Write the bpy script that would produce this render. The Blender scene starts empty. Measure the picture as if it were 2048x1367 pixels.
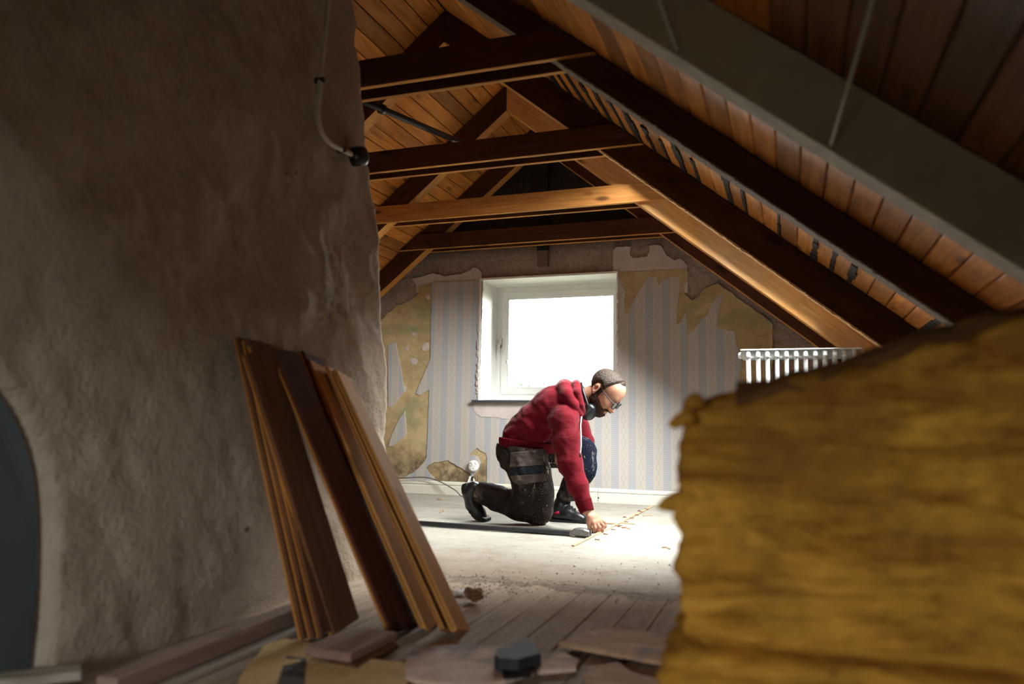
import bpy, bmesh, math, random
import numpy as np
from mathutils import Vector, Matrix, noise

R = random.Random(7)
SC = bpy.context.scene
COL = SC.collection
V3 = Vector

# ------------------------------------------------------------------ camera
FPX, CAM_H = 1534.7, 0.60
_y, _p, _r = (math.radians(a) for a in (19.864, 5.8246, 0.8313))
_F = np.array([-math.sin(_y)*math.cos(_p), math.cos(_y)*math.cos(_p), math.sin(_p)])
_R0 = np.array([math.cos(_y), math.sin(_y), 0.0])
_U0 = np.cross(_R0, _F)
_RT = math.cos(_r)*_R0 + math.sin(_r)*_U0
_UP = -math.sin(_r)*_R0 + math.cos(_r)*_U0
_C = np.array([0, 0, CAM_H])
cam = bpy.data.cameras.new('camera')
cam_o = bpy.data.objects.new('camera', cam)
COL.objects.link(cam_o)
cam.sensor_width = 36.0
cam.lens = FPX*36.0/2048.0
cam.clip_start = 0.02
M = Matrix.Identity(4)
for i in range(3):
    M[i][0], M[i][1], M[i][2], M[i][3] = _RT[i], _UP[i], -_F[i], _C[i]
cam_o.matrix_world = M
cam.dof.use_dof = True
cam.dof.focus_distance = 4.75
cam.dof.aperture_fstop = 1.7
SC.camera = cam_o

# ------------------------------------------------------------------ sky, exposure
W = bpy.data.worlds.new('overcast_sky')
SC.world = W
W.use_nodes = True
W.node_tree.nodes['Background'].inputs[0].default_value = (1.0, 0.99, 0.965, 1)
W.node_tree.nodes['Background'].inputs[1].default_value = 46.0
SC.view_settings.view_transform = 'Standard'
SC.view_settings.look = 'None'
SC.view_settings.gamma = 1.0
SC.view_settings.use_curve_mapping = False
SC.view_settings.exposure = 0.15
SC.cycles.max_bounces = 10
SC.cycles.diffuse_bounces = 6
SC.cycles.glossy_bounces = 3
SC.cycles.transparent_max_bounces = 12
SC.cycles.use_denoising = True
SC.cycles.sample_clamp_indirect = 6.0
SC.cycles.caustics_reflective = False
SC.cycles.caustics_refractive = False


def portal(name, loc, xdir, zdir, sx, sy):
    """sky portal in a real opening: guides sampling of the sky, gives off nothing itself"""
    L = bpy.data.lights.new(name, 'AREA')
    L.shape = 'RECTANGLE'
    L.size, L.size_y = sx, sy
    L.cycles.is_portal = True
    o = bpy.data.objects.new(name, L)
    COL.objects.link(o)
    z = -V3(zdir).normalized()
    x = V3(xdir).normalized()
    y = z.cross(x)
    m = Matrix.Identity(4)
    for i in range(3):
        m[i][0], m[i][1], m[i][2], m[i][3] = x[i], y[i], z[i], loc[i]
    o.matrix_world = m


TH = math.atan(0.81)
CT, ST = math.cos(TH), math.sin(TH)
XR, ZR = -1.80, 2.923                      # ridge line of the roof boards
SKY_Y = (3.89, 4.71)
SKY_X = (-0.95, 0.25)
HATCH_X, HATCH_Y, REAR_Y = (-0.24, -0.02), (-0.02, 0.20), -1.6
REAR_X, REAR_Z = (-0.85, -0.25), (0.28, 0.86)
portal('gable_window_portal', (-1.77, 6.18, 1.243), (1, 0, 0), (0, -1, 0), 1.10, 0.95)
portal('rear_window_portal', (sum(REAR_X)/2, REAR_Y-0.03, sum(REAR_Z)/2), (1, 0, 0), (0, 1, 0), REAR_X[1]-REAR_X[0], REAR_Z[1]-REAR_Z[0])
for _n, _X, _Y in (('roof_window_portal', SKY_X, SKY_Y), ('roof_hatch_portal', HATCH_X, HATCH_Y)):
    _sx = sum(_X)/2
    portal(_n, (_sx+0.032*ST, sum(_Y)/2, 1.465-0.81*_sx+0.032*CT), (0, 1, 0), (-ST, 0, -CT), _Y[1]-_Y[0], (_X[1]-_X[0])/CT)



# ------------------------------------------------------------------ measuring helpers
def P(px, py, ax, val):
    """point where the line of sight through a photo pixel meets the plane axis=val"""
    d = (px-1024)/FPX*_RT - (py-683.5)/FPX*_UP + _F
    t = (val-_C[ax])/d[ax]
    return V3(_C+t*d)


def PY(px, py, y): return P(px, py, 1, y)
def PF(px, py, z=0.0): return P(px, py, 2, z)


def PS(px, py):
    """meets the right-hand roof boards"""
    d = (px-1024)/FPX*_RT - (py-683.5)/FPX*_UP + _F
    t = (1.465-CAM_H)/(d[2]+0.81*d[0])
    return V3(_C+t*d)


def vn(p, s=1.0, o=0.0):
    return noise.noise(V3((p[0]*s+o, p[1]*s+o*1.7, p[2]*s-o)))


# ------------------------------------------------------------------ object helpers
def obj(name, me, m=None, parent=None, kind=None, smooth=False, matrix=None):
    if isinstance(me, bmesh.types.BMesh):
        b = me
        me = bpy.data.meshes.new(name)
        bmesh.ops.recalc_face_normals(b, faces=b.faces[:])
        b.to_mesh(me)
        b.free()
    if m is not None and len(me.materials) == 0:
        for x in (m if isinstance(m, (list, tuple)) else [m]):
            me.materials.append(x)
    if smooth:
        me.polygons.foreach_set('use_smooth', [True]*len(me.polygons))
    o = bpy.data.objects.new(name, me)
    COL.objects.link(o)
    if matrix is not None:
        o.matrix_basis = matrix
    if parent is not None:
        o.parent = parent
        o.matrix_parent_inverse = parent.matrix_basis.inverted()
    if kind:
        o['kind'] = kind
    return o


def tag(o, label, cat, group=None, kind=None):
    o['label'] = label
    o['category'] = cat
    if group: o['group'] = group
    if kind: o['kind'] = kind
    return o


def thing(name, label, cat, loc=(0, 0, 0), group=None):
    o = bpy.data.objects.new(name, None)
    COL.objects.link(o)
    o.empty_display_size = 0.05
    o.location = loc
    o.matrix_basis = Matrix.Translation(V3(loc))
    return tag(o, label, cat, group)


def bm_box(bm, a, b):
    vs = [bm.verts.new((x, y, z)) for x in (a[0], b[0]) for y in (a[1], b[1]) for z in (a[2], b[2])]
    for f in ((0, 1, 3, 2), (4, 6, 7, 5), (0, 4, 5, 1), (2, 3, 7, 6), (0, 2, 6, 4), (1, 5, 7, 3)):
        bm.faces.new([vs[i] for i in f])
    return vs


def boxmesh(a, b):
    bm = bmesh.new()
    bm_box(bm, a, b)
    return bm


def board_bm(L, W_, T, c=0.003, rough=0.0, seed=0):
    """plank along local X (0..L), width Y, thickness Z, chamfered; ends may be ragged"""
    bm = bmesh.new()
    c = min(c, T*0.3, W_*0.3)
    h, t = W_/2, T/2
    prof = [(-h+c, -t), (h-c, -t), (h, -t+c), (h, t-c), (h-c, t), (-h+c, t), (-h, t-c), (-h, -t+c)]
    rr = random.Random(seed)
    rows = []
    for e in (0, 1):
        row = []
        for (y, z) in prof:
            dx = rough*(rr.random()-0.5)*2
            row.append(bm.verts.new((L*e+dx, y, z)))
        rows.append(row)
    for i in range(8):
        j = (i+1) % 8
        bm.faces.new((rows[0][i], rows[0][j], rows[1][j], rows[1][i]))
    bm.faces.new(rows[0][::-1])
    bm.faces.new(rows[1])
    return bm


def frame_mat(o, x, z):
    """matrix with local X along x, local Z nearest to z"""
    x = V3(x).normalized()
    y = V3(z).cross(x).normalized()
    z = x.cross(y)
    m = Matrix.Identity(4)
    for i in range(3):
        m[i][0], m[i][1], m[i][2], m[i][3] = x[i], y[i], z[i], o[i]
    return m


def plank(name, a, b, up, W_, T, m, parent=None, c=0.003, rough=0.0, seed=0):
    a, b = V3(a), V3(b)
    return obj(name, board_bm((b-a).length, W_, T, c, rough, seed), m, parent, matrix=frame_mat(a, b-a, up))


def prism_xz(name, poly, y0, y1, ang, m, parent=None, soffit=None):
    """polygon in the XZ plane extruded along Y; local X runs at angle ang so grain follows it"""
    o = V3((poly[0][0], y0, poly[0][1]))
    fm = frame_mat(o, (math.cos(ang), 0, math.sin(ang)), (-math.sin(ang), 0, math.cos(ang)))
    inv = fm.inverted()
    bm = bmesh.new()
    A = [bm.verts.new(inv @ V3((x, y0, z))) for x, z in poly]
    B = [bm.verts.new(inv @ V3((x, y1, z))) for x, z in poly]
    bm.faces.new(A)
    bm.faces.new(B[::-1])
    n = len(poly)
    for i in range(n):
        bm.faces.new((A[i], B[i], B[(i+1) % n], A[(i+1) % n]))
    bmesh.ops.bevel(bm, geom=bm.edges[:], offset=0.0025, segments=1, affect='EDGES')
    bmesh.ops.recalc_face_normals(bm, faces=bm.faces[:])
    if soffit:
        for f in bm.faces:
            if (fm.to_3x3() @ f.normal).z < -0.6: f.material_index = 1
    return obj(name, bm, [m, soffit] if soffit else m, parent, matrix=fm)


def tube_bm(pts, r, seg=10, bm=None, closed=False, taper=None, cap=True, flat=None):
    bm = bm or bmesh.new()
    pts = [V3(p) for p in pts]
    n = len(pts)
    rings = []
    ref = None
    for i, p in enumerate(pts):
        if closed:
            d = pts[(i+1) % n]-pts[i-1]
        else:
            d = pts[min(i+1, n-1)]-pts[max(i-1, 0)]
        d.normalize()
        if ref is None:
            ref = d.orthogonal().normalized()
        u = (ref-d*ref.dot(d))
        if u.length < 1e-5: u = d.orthogonal()
        u.normalize()
        ref = u
        v = d.cross(u)
        rad = r if taper is None else r*taper[i]
        rings.append([bm.verts.new(p+(u*math.cos(2*math.pi*k/seg)+v*math.sin(2*math.pi*k/seg))*rad) for k in range(seg)])
    for i in range(n if closed else n-1):
        a, b = rings[i], rings[(i+1) % n]
        for k in range(seg):
            bm.faces.new((a[k], a[(k+1) % seg], b[(k+1) % seg], b[k]))
    if cap and not closed:
        bm.faces.new(rings[0][::-1])
        bm.faces.new(rings[-1])
    return bm


def smooth_path(pts, n=6):
    pts = [V3(p) for p in pts]
    out = []
    for i in range(len(pts)-1):
        p0, p1, p2, p3 = pts[max(i-1, 0)], pts[i], pts[i+1], pts[min(i+2, len(pts)-1)]
        for k in range(n):
            t = k/n
            out.append(0.5*((2*p1)+(p2-p0)*t+(2*p0-5*p1+4*p2-p3)*t*t+(3*p1-p0-3*p2+p3)*t**3))
    out.append(pts[-1])
    return out


def lathe_bm(prof, seg=24, axis='Y', bm=None, at=(0, 0, 0)):
    """prof: (radius, offset along axis)"""
    bm = bm or bmesh.new()
    at = V3(at)
    rings = []
    for r, h in prof:
        ring = []
        for k in range(seg):
            a = 2*math.pi*k/seg
            c, s = r*math.cos(a), r*math.sin(a)
            p = {'Y': (c, h, s), 'Z': (c, s, h), 'X': (h, c, s)}[axis]
            ring.append(bm.verts.new(at+V3(p)))
        rings.append(ring)
    for a, b in zip(rings, rings[1:]):
        for k in range(seg):
            bm.faces.new((a[k], a[(k+1) % seg], b[(k+1) % seg], b[k]))
    bm.faces.new(rings[0])
    bm.faces.new(rings[-1])
    return bm


def rag(poly, amp, step, seed, closed=True):
    """densify a 3-D outline and roughen it"""
    out = []
    n = len(poly)
    for i in range(n if closed else n-1):
        a, b = V3(poly[i]), V3(poly[(i+1) % n])
        L = (b-a).length
        k = max(1, int(L/step))
        for j in range(k):
            p = a.lerp(b, j/k)
            if j:
                p = p + V3((vn(p, 25, seed), 0, vn(p, 25, seed+9)))*amp*1.6 + V3((vn(p, 90, seed), 0, vn(p, 90, seed+5)))*amp*0.7
            out.append(p)
    return out


def patch(name, pix, y, thick, m, parent, amp=0.006, step=0.012, seed=1, kind=None):
    """sheet on the gable wall outlined on the plane Y=y"""
    pts = [PY(a, b, y) for a, b in pix]
    pts = rag(pts, amp, step, seed) if amp else pts
    bm = bmesh.new()
    f = [bm.verts.new(p) for p in pts]
    b = [bm.verts.new(p+V3((0, thick, 0))) for p in pts]
    n = len(f)
    for i in range(n):
        bm.faces.new((f[i], b[i], b[(i+1) % n], f[(i+1) % n]))
    from mathutils.geometry import delaunay_2d_cdt
    vs, es, fs, ov, oe, of = delaunay_2d_cdt([V3((p.x, p.z)).to_2d() for p in pts], [], [list(range(n))], 1, 1e-6)
    nv = [bm.verts.new((v_.x, y, v_.y)) for v_ in vs]
    for t_ in fs:
        try: bm.faces.new([nv[i] for i in t_])
        except ValueError: pass
    bmesh.ops.remove_doubles(bm, verts=bm.verts[:], dist=1e-6)
    return obj(name, bm, m, parent, kind=kind)


def slab(name, pts, z0, T, m, parent=None, amp=0.006, step=0.02, seed=3, bend=0.0):
    """irregular flat piece lying on the floor: outline (x, y), thickness T"""
    out = []
    n = len(pts)
    for i in range(n):
        a, b = V3((pts[i][0], pts[i][1], 0)), V3((pts[(i+1) % n][0], pts[(i+1) % n][1], 0))
        k = max(1, int((b-a).length/step))
        for j in range(k):
            p = a.lerp(b, j/k)
            if j: p += V3((vn(p, 30, seed), vn(p, 30, seed+7), 0))*amp
            out.append(p)
    cx = sum(p.x for p in out)/len(out)
    cy = sum(p.y for p in out)/len(out)
    bm = bmesh.new()
    lo, hi, mid = [], [], []
    for p in out:
        q = (p.x-cx)*0.96+cx, (p.y-cy)*0.96+cy
        w = bend*abs(vn(p, 6, seed))
        lo.append(bm.verts.new((p.x-cx, p.y-cy, z0+w)))
        hi.append(bm.verts.new((p.x-cx, p.y-cy, z0+T*0.7+w)))
        mid.append(bm.verts.new((q[0]-cx, q[1]-cy, z0+T+w)))
    n = len(out)
    for i in range(n):
        j = (i+1) % n
        bm.faces.new((lo[i], lo[j], hi[j], hi[i]))
        bm.faces.new((hi[i], hi[j], mid[j], mid[i]))
    f1 = bm.faces.new(mid)
    f2 = bm.faces.new(lo[::-1])
    bmesh.ops.triangulate(bm, faces=[f1, f2])
    return obj(name, bm, m, parent, matrix=Matrix.Translation((cx, cy, 0)))


# ------------------------------------------------------------------ material helpers
class NB:
    def __init__(s, name, rough=0.7, spec=0.3):
        s.m = bpy.data.materials.new(name)
        s.m.use_nodes = True
        s.t = s.m.node_tree
        s.b = s.t.nodes['Principled BSDF']
        s.b.inputs['Roughness'].default_value = rough
        s.b.inputs['Specular IOR Level'].default_value = spec
        s.tc = s.t.nodes.new('ShaderNodeTexCoord')
        s.co = s.tc.outputs['Object']

    def put(s, sock, v):
        if isinstance(v, bpy.types.NodeSocket): s.t.links.new(v, sock)
        elif v is not None: sock.default_value = v

    def map(s, scale=(1, 1, 1), rot=(0, 0, 0), loc=(0, 0, 0), vec=None):
        n = s.t.nodes.new('ShaderNodeMapping')
        s.put(n.inputs[0], vec or s.co)
        n.inputs['Scale'].default_value = scale
        n.inputs['Rotation'].default_value = rot
        s.put(n.inputs['Location'], loc)
        return n.outputs[0]

    def noise(s, scale=5, detail=4, rough=0.55, vec=None, dist=0.0):
        n = s.t.nodes.new('ShaderNodeTexNoise')
        s.put(n.inputs['Vector'], vec or s.co)
        n.inputs['Scale'].default_value = scale
        n.inputs['Detail'].default_value = detail
        n.inputs['Roughness'].default_value = rough
        n.inputs['Distortion'].default_value = dist
        return n.outputs['Fac']

    def voro(s, scale=5, vec=None, feature='F1', out='Distance', rnd=1.0):
        n = s.t.nodes.new('ShaderNodeTexVoronoi')
        n.feature = feature
        s.put(n.inputs['Vector'], vec or s.co)
        n.inputs['Scale'].default_value = scale
        n.inputs['Randomness'].default_value = rnd
        return n.outputs[out]

    def ramp(s, fac, stops, interp='LINEAR'):
        n = s.t.nodes.new('ShaderNodeValToRGB')
        n.color_ramp.interpolation = interp
        e = n.color_ramp.elements
        while len(e) < len(stops): e.new(0.5)
        for i, (p, c) in enumerate(stops):
            e[i].position = p
            e[i].color = (*c, 1) if len(c) == 3 else c
        s.put(n.inputs[0], fac)
        return n.outputs[0]

    def step(s, fac, a, b):
        n = s.t.nodes.new('ShaderNodeMapRange')
        s.put(n.inputs[0], fac)
        n.inputs[1].default_value, n.inputs[2].default_value = a, b
        return n.outputs[0]

    def mix(s, fac, a, b, mode='MIX'):
        n = s.t.nodes.new('ShaderNodeMix')
        n.data_type = 'RGBA'
        n.blend_type = mode
        s.put(n.inputs[0], fac)
        for sock, v in ((n.inputs[6], a), (n.inputs[7], b)):
            s.put(sock, (*v, 1) if isinstance(v, tuple) and len(v) == 3 else v)
        return n.outputs[2]

    def math(s, op, a, b=0.0, c=None):
        n = s.t.nodes.new('ShaderNodeMath')
        n.operation = op
        s.put(n.inputs[0], a)
        s.put(n.inputs[1], b)
        if c is not None: s.put(n.inputs[2], c)
        return n.outputs[0]

    def xyz(s, vec=None):
        n = s.t.nodes.new('ShaderNodeSeparateXYZ')
        s.put(n.inputs[0], vec or s.co)
        return n.outputs

    def rnd(s):
        n = s.t.nodes.new('ShaderNodeObjectInfo')
        return n.outputs['Random']

    def bump(s, h, strength=0.4, dist=0.01):
        n = s.t.nodes.new('ShaderNodeBump')
        n.inputs['Strength'].default_value = strength
        n.inputs['Distance'].default_value = dist
        s.put(n.inputs['Height'], h)
        s.t.links.new(n.outputs[0], s.b.inputs['Normal'])

    def col(s, c):
        s.put(s.b.inputs['Base Color'], (*c, 1) if isinstance(c, tuple) and len(c) == 3 else c)
        return s


def plain(name, c, rough=0.6, spec=0.3, metal=0.0, var=0.0, scale=20):
    n = NB(name, rough, spec)
    n.b.inputs['Metallic'].default_value = metal
    if var:
        f = n.noise(scale, 4)
        n.col(n.mix(n.step(f, 0.3, 0.7), tuple(x*(1-var) for x in c), tuple(min(1, x*(1+var)) for x in c)))
    else:
        n.col(c)
    return n.m


def wood(name, dark, light, vary=0.5, rough=0.65, knots=0.6, dirt=None, dirt_amt=0.4, grain=1.0, spec=0.25):
    n = NB(name, rough, spec)
    r = n.rnd()
    off = n.t.nodes.new('ShaderNodeCombineXYZ')
    n.put(off.inputs[0], n.math('MULTIPLY', r, 37.0))
    n.put(off.inputs[1], n.math('MULTIPLY', r, 91.0))
    n.put(off.inputs[2], n.math('MULTIPLY', r, 53.0))
    v = n.map((1, 1, 1), loc=off.outputs[0])
    g1 = n.noise(1.0, 5, 0.6, n.map((2.0, 26*grain, 26*grain), vec=v), 1.6)
    g2 = n.noise(1.0, 3, 0.7, n.map((6, 160*grain, 160*grain), vec=v), 0.3)
    g = n.math('ADD', n.math('MULTIPLY', g1, 0.72), n.math('MULTIPLY', g2, 0.28))
    c = n.mix(n.step(g, 0.30, 0.66), dark, light)
    br = n.step(r, 0.0, 1.0)
    tint = n.ramp(br, [(0, (1-vary,)*3), (0.12, (1-vary*0.6,)*3), (0.6, (1, 1, 1)), (1, (1+vary*0.3, 1+vary*0.25, 1+vary*0.2))])
    c = n.mix(1.0, c, tint, 'MULTIPLY')
    if knots:
        k = n.voro(1.0, n.map((3.2, 9, 9), vec=v))
        km = n.step(k, 0.20, 0.08)
        c = n.mix(n.math('MULTIPLY', km, knots), c, tuple(x*0.22 for x in dark))
    if dirt:
        d = n.noise(2.2, 5, 0.65, n.map((1, 1, 1), vec=v))
        c = n.mix(n.math('MULTIPLY', n.step(d, 0.42, 0.68), dirt_amt), c, dirt)
    n.col(c)
    n.bump(g, 0.25, 0.004)
    return n.m


# ------------------------------------------------------------------ materials
m_soffit = wood('pale_underside_pine', (0.40, 0.15, 0.028), (0.72, 0.34, 0.085), 0.2, 0.7, 0.8, (0.20, 0.08, 0.03), 0.6)  # paler, more orange wood for the downward faces
m_roof = wood('old_pine_roof_boards', (0.35, 0.105, 0.014), (0.76, 0.31, 0.055), 0.6, 0.6, 0.75, (0.10, 0.05, 0.03), 0.35)
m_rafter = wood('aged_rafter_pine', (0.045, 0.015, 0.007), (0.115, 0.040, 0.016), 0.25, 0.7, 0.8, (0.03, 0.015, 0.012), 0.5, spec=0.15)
m_rafter_lit = wood('clean_rafter_pine', (0.50, 0.21, 0.055), (0.84, 0.46, 0.15), 0.0, 0.6, 0.8, (0.75, 0.62, 0.45), 0.25)  # rafter pine brightened: roof-window light put into the colour
m_collar_lit = wood('clean_collar_pine', (0.30, 0.11, 0.025), (0.60, 0.27, 0.07), 0.0, 0.6, 0.85)  # same light painted into the front collar board
m_rafter_grey = plain('dusty_grey_distemper', (0.34, 0.29, 0.215), 0.9, 0.1, 0, 0.12, 8)
m_grit = plain('gritty_mortar_edge', (0.22, 0.18, 0.15), 0.95, 0.1, 0, 0.35, 120)
m_fibre = plain('torn_straw_fibre', (0.75, 0.55, 0.30), 0.8, 0.2, 0, 0.3, 90)
m_floor = None
m_white = plain('white_gloss_paint', (0.86, 0.87, 0.85), 0.35, 0.45, 0, 0.04, 6)
m_black = plain('black_rubber', (0.012, 0.012, 0.014), 0.5, 0.4)
m_iron = plain('blackened_iron', (0.022, 0.024, 0.03), 0.35, 0.5, 0.0, 0.3, 40)
m_steel = plain('worn_bare_steel', (0.20, 0.20, 0.20), 0.42, 0.5, 0.6, 0.3, 60)
m_slate = plain('dark_slate', (0.05, 0.055, 0.065), 0.5, 0.4, 0, 0.2, 30)
m_post = plain('sooty_black_post', (0.02, 0.019, 0.019), 0.8, 0.2, 0, 0.4, 14)

n = NB('floorboards', 0.8, 0.2)
r = n.rnd()
off = n.t.nodes.new('ShaderNodeCombineXYZ')
n.put(off.inputs[0], n.math('MULTIPLY', r, 31.0)); n.put(off.inputs[1], n.math('MULTIPLY', r, 77.0))
v = n.map((1, 1, 1), loc=off.outputs[0])
g = n.noise(1.0, 5, 0.6, n.map((2.5, 40, 40), vec=v), 1.0)
c = n.mix(n.step(g, 0.3, 0.7), (0.24, 0.175, 0.125), (0.46, 0.36, 0.28))
geo = n.t.nodes.new('ShaderNodeNewGeometry')
wp = geo.outputs['Position']
d = n.noise(2.6, 6, 0.7, wp)
d2 = n.noise(14, 5, 0.7, wp)
grad = n.step(n.xyz(wp)[1], 1.9, 3.1)
fac = n.step(n.math('ADD', n.math('ADD', n.math('MULTIPLY', d, 0.7), n.math('MULTIPLY', d2, 0.3)), n.math('MULTIPLY', grad, 0.75)), 0.62, 1.35)
c = n.mix(fac, c, (0.45, 0.365, 0.285))
c = n.mix(n.math('MULTIPLY', n.step(n.noise(9, 6, 0.75, wp), 0.56, 0.72), 0.6), c, (0.08, 0.055, 0.04))
n.col(c)
n.bump(n.math('ADD', g, d2), 0.3, 0.004)
m_floor = n.m

n = NB('trodden_plaster_dust', 0.75, 0.3)
y_ = n.xyz()[1]
d = n.noise(3.2, 7, 0.72)
d2 = n.noise(18, 6, 0.7)
grad = n.step(y_, 2.65, 3.75)
mixf = n.step(n.math('ADD', n.math('ADD', n.math('MULTIPLY', d, 0.75), n.math('MULTIPLY', d2, 0.35)), n.math('MULTIPLY', grad, 0.8)), 0.66, 1.16)
c = n.mix(mixf, (0.275, 0.21, 0.155), (0.35, 0.342, 0.302))
st = n.step(n.noise(1.0, 6, 0.75, n.map((3.5, 12, 3), (0, 0, 0.5))), 0.47, 0.66)
c = n.mix(n.math('MULTIPLY', st, 0.55), c, (0.27, 0.22, 0.165))
c = n.mix(n.math('MULTIPLY', n.step(n.noise(5.5, 7, 0.78, n.map(loc=(3, 1, 2))), 0.49, 0.66), n.math('SUBTRACT', 0.8, n.math('MULTIPLY', grad, 0.45))), c, (0.15, 0.105, 0.07))
c = n.mix(n.math('MULTIPLY', n.step(n.noise(34, 6, 0.8), 0.45, 0.7), 0.3), c, (0.22, 0.175, 0.13))
sp = n.step(n.noise(60, 3, 0.7), 0.62, 0.70)
c = n.mix(n.math('MULTIPLY', sp, n.math('SUBTRACT', 0.75, n.math('MULTIPLY', grad, 0.5))), c, (0.12, 0.075, 0.05))
n.col(c)
n.bump(n.math('ADD', d2, n.math('MULTIPLY', n.noise(70, 4), 0.4)), 0.25, 0.004)
thin = n.math('ADD', n.math('MULTIPLY', n.noise(22, 6, 0.75), 0.9), n.math('MULTIPLY', n.math('SUBTRACT', y_, 2.55), 1.15))
n.put(n.b.inputs['Alpha'], n.step(thin, 0.58, 0.74))
m_dust = n.m

n = NB('rough_brown_mortar', 0.95, 0.1)
a = n.noise(4, 6, 0.7); b = n.noise(38, 5, 0.7); cc = n.noise(1.0, 4, 0.6, n.map((30, 30, 9)))
c = n.mix(n.step(a, 0.3, 0.7), (0.33, 0.245, 0.205), (0.54, 0.42, 0.355))
c = n.mix(n.math('MULTIPLY', n.step(b, 0.5, 0.75), 0.5), c, (0.11, 0.08, 0.07))
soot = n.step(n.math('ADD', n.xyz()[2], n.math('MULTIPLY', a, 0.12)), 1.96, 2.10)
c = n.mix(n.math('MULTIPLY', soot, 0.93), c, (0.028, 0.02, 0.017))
n.col(c)
n.bump(n.math('ADD', n.math('ADD', b, cc), n.math('MULTIPLY', a, 2.0)), 0.9, 0.02)
m_mortar = n.m

n = NB('white_skim_plaster', 0.85, 0.15)
a = n.noise(7, 5, 0.6)
n.col(n.mix(n.step(a, 0.3, 0.75), (0.50, 0.43, 0.40), (0.64, 0.58, 0.54)))
n.bump(n.noise(40, 4), 0.2, 0.004)
m_skim = n.m

n = NB('ochre_limewash', 0.9, 0.1)
a = n.noise(5, 6, 0.7); b = n.noise(26, 5, 0.7)
z_ = n.xyz()[2]
c = n.mix(n.step(a, 0.32, 0.68), (0.35, 0.245, 0.115), (0.56, 0.45, 0.255))
c = n.mix(n.math('MULTIPLY', n.step(b, 0.5, 0.72), 0.45), c, (0.55, 0.46, 0.28))
band = n.math('MULTIPLY', n.step(n.math('ABSOLUTE', n.math('SUBTRACT', z_, 1.34)), 0.05, 0.015), n.step(a, 0.42, 0.55))
c = n.mix(n.math('MULTIPLY', band, 0.75), c, (0.22, 0.29, 0.16))
gb = n.math('MULTIPLY', n.step(n.noise(3.5, 4, 0.6, n.map(loc=(5, 1, 3))), 0.56, 0.68), 0.55)
c = n.mix(gb, c, (0.24, 0.28, 0.15))
low = n.math('MULTIPLY', n.step(n.math('ADD', z_, n.math('MULTIPLY', a, 0.5)), 0.68, 0.44), 0.9)
c = n.mix(n.math('MULTIPLY', low, n.step(n.noise(11, 5, 0.7), 0.36, 0.58)), c, (0.13, 0.095, 0.065))
n.col(c)
n.bump(b, 0.3, 0.006)
m_ochre = n.m


def wallpaper_mat(name):
    n = NB(name, 0.75, 0.15)
    x, y, z = n.xyz()[0], n.xyz()[1], n.xyz()[2]
    per = 0.128
    u = n.math('FRACT', n.math('DIVIDE', n.math('ADD', x, 2.788), per))
    blue = n.math('LESS_THAN', u, 0.42)
    # small dots on the blue stripe
    cx = n.math('SUBTRACT', n.math('FRACT', n.math('DIVIDE', x, 0.0179)), 0.5)
    row = n.math('DIVIDE', z, 0.0155)
    cz = n.math('SUBTRACT', n.math('FRACT', row), 0.5)
    sh = n.math('MULTIPLY', n.math('FLOOR', n.math('MULTIPLY', n.math('FRACT', n.math('MULTIPLY', n.math('FLOOR', row), 0.5)), 2.0)), 0.5)
    cx = n.math('SUBTRACT', n.math('FRACT', n.math('ADD', n.math('DIVIDE', x, 0.0179), sh)), 0.5)
    dd = n.math('SQRT', n.math('ADD', n.math('MULTIPLY', cx, cx), n.math('MULTIPLY', cz, cz)))
    dot = n.step(dd, 0.36, 0.22)
    cb = n.mix(dot, (0.36, 0.38, 0.42), (0.465, 0.472, 0.48))
    # cream stripe with a vertical run of small ornament
    um = n.math('ABSOLUTE', n.math('SUBTRACT', u, 0.71))
    zz = n.math('MULTIPLY', z, 2*math.pi/0.085)
    w1 = n.math('ADD', n.math('MULTIPLY', n.math('SINE', zz), 0.06), 0.07)
    orn = n.step(n.math('ABSOLUTE', n.math('SUBTRACT', um, w1)), 0.030, 0.012)
    speck = n.step(n.noise(230, 2, 0.6), 0.55, 0.66)
    cc = n.mix(n.math('MULTIPLY', orn, 0.5), (0.49, 0.462, 0.425), (0.36, 0.335, 0.315))
    inside = n.step(um, 0.24, 0.20)
    cc = n.mix(n.math('MULTIPLY', n.math('MULTIPLY', speck, inside), 0.30), cc, (0.42, 0.39, 0.37))
    c = n.mix(blue, cc, cb)
    e1 = n.step(n.math('ABSOLUTE', n.math('SUBTRACT', u, 0.42)), 0.02, 0.008)
    e2 = n.step(n.math('ABSOLUTE', n.math('SUBTRACT', u, 0.985)), 0.02, 0.008)
    c = n.mix(n.math('MULTIPLY', n.math('MAXIMUM', e1, e2), 0.6), c, (0.50, 0.38, 0.28))
    a = n.noise(3.0, 6, 0.65)
    c = n.mix(n.math('MULTIPLY', n.step(a, 0.45, 0.75), 0.35), c, (0.48, 0.40, 0.30))
    n.col(c)
    n.bump(n.noise(9, 4), 0.12, 0.01)
    return n.m


m_paper = wallpaper_mat('striped_wallpaper')

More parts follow.
